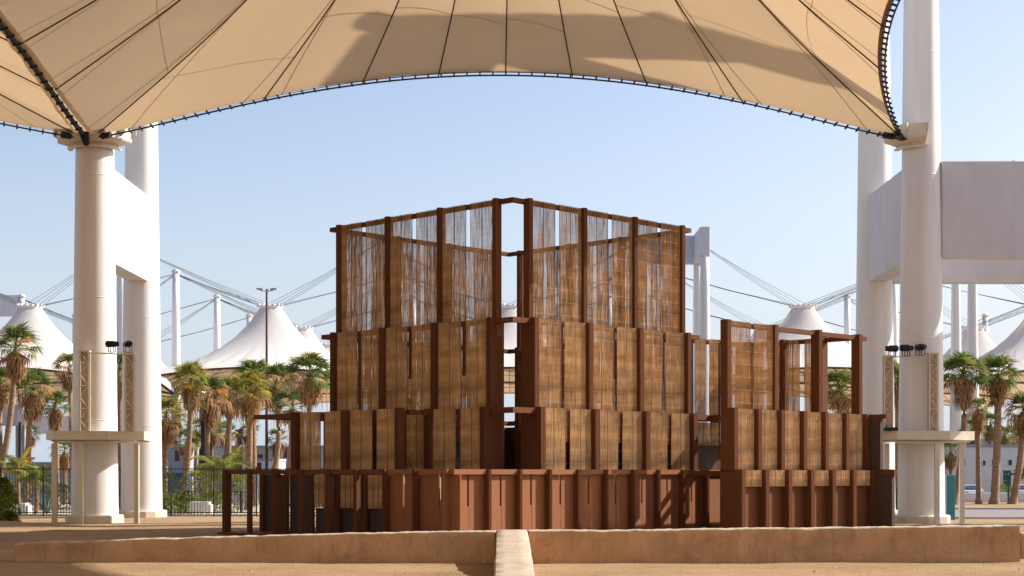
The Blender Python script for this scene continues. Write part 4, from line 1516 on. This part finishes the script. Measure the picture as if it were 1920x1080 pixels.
planter('white block planter behind the bar fence left of the timber pavilion', 358, 394, 98, .78)
planter('white block planter behind the bar fence at the far left', 27, 53, 97, .72)


# ------------------------------------------------------------------ poles and lamps
e = empty('light_pole', (PX(500, 150), 150, 0), 0, 'tall maroon light pole with three lamp heads before the big white tent', 'light pole')
b = MB(); b.tube([(0, 0, 0), (0, 0, 10), (0, 0, 19.6)], [.17, .13, .09], 10); b.build('pole', M['pole'], e)
b = MB(); b.tube([(-.6, 0, 19.66), (0, 0, 19.58), (.6, 0, 19.66)], .04, 6); b.build('cross_arm', M['lamp'], e)
for rz in (0.0, PI, 1.6):
    b = MB(); b.bbox(.35, .95, -.17, .17, -.06, .10, .03)
    b.build('lamp_head', M['lamp'], e, Matrix.Translation((0, 0, 19.72)) @ Matrix.Rotation(rz, 4, 'Z') @ Matrix.Rotation(-.10, 4, 'Y'))
e = empty('banner_pole', (PX(378, 112), 112, 0), 0, 'black banner pole among the palms behind the bar fence', 'pole')
b = MB(); b.tube([(0, 0, 0), (0, 0, 6.25)], .06, 8); b.build('pole', M['black'], e)
b = MB(); b.bbox(.07, .24, -.05, .05, 2.6, 6.2, .015); b.build('banner', M['black'], e)
e = empty('lamp_post', (PX(452, 101), 101, 0), 0, 'slim black lamp post behind the left end of the timber pavilion', 'lamp post')
b = MB(); b.tube([(0, 0, 0), (0, 0, 3.6), (0, 0, 4.35)], [.08, .08, .07], 8); b.build('post', M['black'], e)
b = MB(); b.tube([(0, 0, 4.35), (0, 0, 4.5), (0, 0, 4.75)], [.10, .10, .03], 8); b.build('lamp_head', M['black'], e)
e = empty('lamp_post', (PX(37, 118), 118, 0), 0, 'dark lamp post with a pale column behind, at the far left', 'lamp post')
b = MB(); b.tube([(0, 0, 0), (0, 0, 6.3)], .10, 8); b.build('post', M['black'], e)
b = MB(); b.bbox(-.35, -.12, .1, .4, 0, 6.1, .02); b.bbox(.14, .34, .1, .4, 0, 6.1, .02); b.build('side_fin', M['lamp'], e)
e = empty('bollard_pole', (PX(1891, 133), 133, 0), 0, 'slim dark green pole between two right-hand palm trunks', 'pole')
b = MB(); b.tube([(0, 0, 0), (0, 0, 2.1), (0, 0, 2.4)], [.09, .09, .05], 8); b.build('pole', M['green_paint'], e)
e = empty('parking_sign', (PX(22, 114), 114, 0), 0, 'small blue square sign beside the far left lamp post', 'sign')
b = MB(); b.tube([(0, .06, 0), (0, .06, 3.0)], .03, 6); b.build('post', M['lamp'], e)
b = MB(); b.bbox(-.24, .24, -.02, .02, 2.6, 3.2, .01); b.build('sign_plate', M['blue'], e)
b = MB(); b.box(-.07, .08, -.035, -.022, 2.82, 3.06); b.build('pictogram', M['whitewall'], e)


# ------------------------------------------------------------------ buildings
def building(label, x0, x1, y0, y1, h, mat, wins, roof=True, name='low_building'):
    cx_ = (x0 + x1) / 2
    e = empty(name, (cx_, y0, 0), 0, label, 'building')
    b = MB(); b.bbox(x0 - cx_, x1 - cx_, 0, y1 - y0, 0, h, .05); b.build('wall', M[mat], e)
    if roof:
        b = MB(); b.box(x0 - cx_ - .1, x1 - cx_ + .1, -.1, y1 - y0 + .1, h + .002, h + .25); b.build('parapet', M['greywall'], e)
    for (wx_, z0, ww, hh, m_, nm) in wins:
        f = MB()
        a0, a1 = wx_ - cx_, wx_ - cx_ + ww
        t = .07
        f.box(a0, a0 + t, -.08, -.002, z0, z0 + hh); f.box(a1 - t, a1, -.08, -.002, z0, z0 + hh)
        f.box(a0 + t, a1 - t, -.08, -.002, z0 + hh - t, z0 + hh); f.box(a0 + t, a1 - t, -.08, -.002, z0, z0 + t)
        w_ = f.build(nm, M['whitewall'] if m_ != 'maroon' else M['maroon'], e)
        q = MB(); q.box(a0 + t, a1 - t, -.04, -.003, z0 + t, z0 + hh - t); q.build('pane' if nm == 'window' else 'leaf', M[m_], w_)
    return e


Yb = 205.0
k_ = Yb / 3000
def bx(px): return (px - 960) * k_
def bz(py): return EYE + (888 - py) * k_
building('long beige building with maroon shutters behind the palms left of the timber pavilion', bx(376), bx(640), Yb, Yb + 14, bz(839), 'beige',
         [(bx(484), bz(868), .6, 1.1, 'maroon', 'window'), (bx(512), bz(858), .45, 1.3, 'maroon', 'window'), (bx(532), bz(858), .45, 1.3, 'maroon', 'window'),
          (bx(416), bz(866), .6, 1.0, 'pane', 'window'), (bx(440), bz(866), .6, 1.0, 'pane', 'window'), (bx(556), bz(860), .5, 1.0, 'maroon', 'window'), (bx(592), bz(860), .5, 1.0, 'maroon', 'window')])
building('grey building with one red shutter right of the back left pylon', bx(296), bx(374), Yb - 8, Yb + 5, bz(842), 'greywall',
         [(bx(353), bz(865), .55, 1.3, 'maroon', 'window'), (bx(312), bz(862), .7, .8, 'pane', 'window'), (bx(330), bz(862), .7, .8, 'pane', 'window')])
building('narrow maroon tower over the long beige building', bx(446), bx(461), Yb - 2, Yb + 0.0 - .6, bz(806), 'maroon', [], False, 'tower')
building('low white block before the beige building by the pergola beam', bx(500), bx(556), Yb - 20, Yb - 10, bz(866), 'whitewall',
         [(bx(528), bz(884), .55, 1.0, 'maroon', 'window'), (bx(508), bz(884), .8, .7, 'pane', 'window')])
building('low grey building at the far left behind the bar fence', bx(-40), bx(150), Yb, Yb + 12, bz(870), 'greywall',
         [(bx(-10 + 22 * i), bz(886), .8, .8, 'pane', 'window') for i in range(7)])
b = MB(); b.bbox(bx(318) * .9, bx(339) * .9, Yb * .9, Yb * .9 + 2, .8, 2.3, .04)
b = MB()
e = empty('storage_container', (PX(328, 182), 182, 0), 0, 'dark blue container behind the bar fence right of the back left pylon', 'container')
b = MB()
for i in range(12): b.box(-1.35 + .22 * i, -1.35 + .22 * i + .12, -.04, .002, .15, 2.45)
b.box(-1.4, 1.4, .003, 2.4, .12, 2.5); b.build('body', M['blue'], e)
b = MB(); b.box(-1.42, 1.42, -.06, .06, 0, .12); b.box(-1.42, 1.42, -.06, .06, 2.5, 2.58); b.build('end_frame', M['blue'], e)

Yb = 162.0
k_ = Yb / 3000
building('white building with green shutters and a green door at the right behind the palms', bx(1776), bx(1990), Yb, Yb + 12, bz(838), 'whitewall',
         [(bx(1841), bz(874), .42, .62, 'green_paint', 'window'), (bx(1889), bz(874), .5, .7, 'green_paint', 'window'), (bx(1879), bz(918), .95, 2.0, 'green_paint', 'door'),
          (bx(1800), bz(874), .6, .8, 'pane', 'window'), (bx(1858), bz(874), .5, .7, 'pane', 'window'), (bx(1905), bz(900), .8, 1.0, 'pane', 'window')])
building('beige upper storey set back on the white building at the right', bx(1800), bx(1990), Yb + 13, Yb + 24, bz(822), 'beige',
         [(bx(1816 + 20 * i), bz(836), .6, .5, 'pane', 'window') for i in range(5)])


def car(label, x, y, rz, paint='carpaint'):
    e = empty('parked_car', (x, y, 0), rz, label, 'car')
    prof = [(-2.1, .35), (-2.15, .75), (-2.0, .92), (-1.15, .98), (-.55, 1.42), (.7, 1.45), (1.35, 1.0), (2.0, .92), (2.12, .7), (2.1, .35)]
    b = MB(); n = len(prof)
    V = [(px_, -.86 + (.12 if z > 1.2 else 0), z) for px_, z in prof] + [(px_, .86 - (.12 if z > 1.2 else 0), z) for px_, z in prof]
    b.add(V, [(i, (i + 1) % n, n + (i + 1) % n, n + i) for i in range(n)] + [tuple(range(n)), tuple(reversed(range(n, 2 * n)))])
    b.build('body', M[paint], e)
    g_ = MB()
    g_.add([(1.34, -.70, 1.04), (1.34, .70, 1.04), (.78, .62, 1.41), (.78, -.62, 1.41)], [(0, 1, 2, 3)])
    g_.v = [(x_ + .02, y_, z_ + .02) for x_, y_, z_ in g_.v]
    g_.build('windscreen', M['carglass'], e)
    g_ = MB(); g_.add([(-1.14, -.70, 1.02), (-1.14, .70, 1.02), (-.6, .62, 1.39), (-.6, -.62, 1.39)], [(3, 2, 1, 0)])
    g_.v = [(x_ - .02, y_, z_ + .02) for x_, y_, z_ in g_.v]
    g_.build('rear_window', M['carglass'], e)
    for sy in (-1, 1):
        q = MB(); q.add([(-.9, sy * .875, 1.0), (1.1, sy * .875, 1.0), (.66, sy * .77, 1.36), (-.5, sy * .77, 1.36)], [(0, 1, 2, 3)]); q.build('side_window', M['carglass'], e)
        q = MB(); q.bbox(-2.18, -2.1, sy * .66 - .14, sy * .66 + .14, .68, .86, .01); q.build('tail_light', M['redlamp'], e)
        q = MB(); q.bbox(2.06, 2.14, sy * .62 - .16, sy * .62 + .16, .68, .84, .01); q.build('headlight', M['whitewall'], e)
        for sx in (-1.3, 1.3):
            q = MB(); q.tube([(sx, sy * .70, .32), (sx, sy * .88, .32)], .32, 14); q.build('wheel', M['tyre'], e)
    return e


car('silver car parked end-on behind the low white wall at the right', PX(1821, 148), 148, rad(82))
car('pale car behind the low wall at the right picture edge', PX(1919, 150), 150, rad(75))
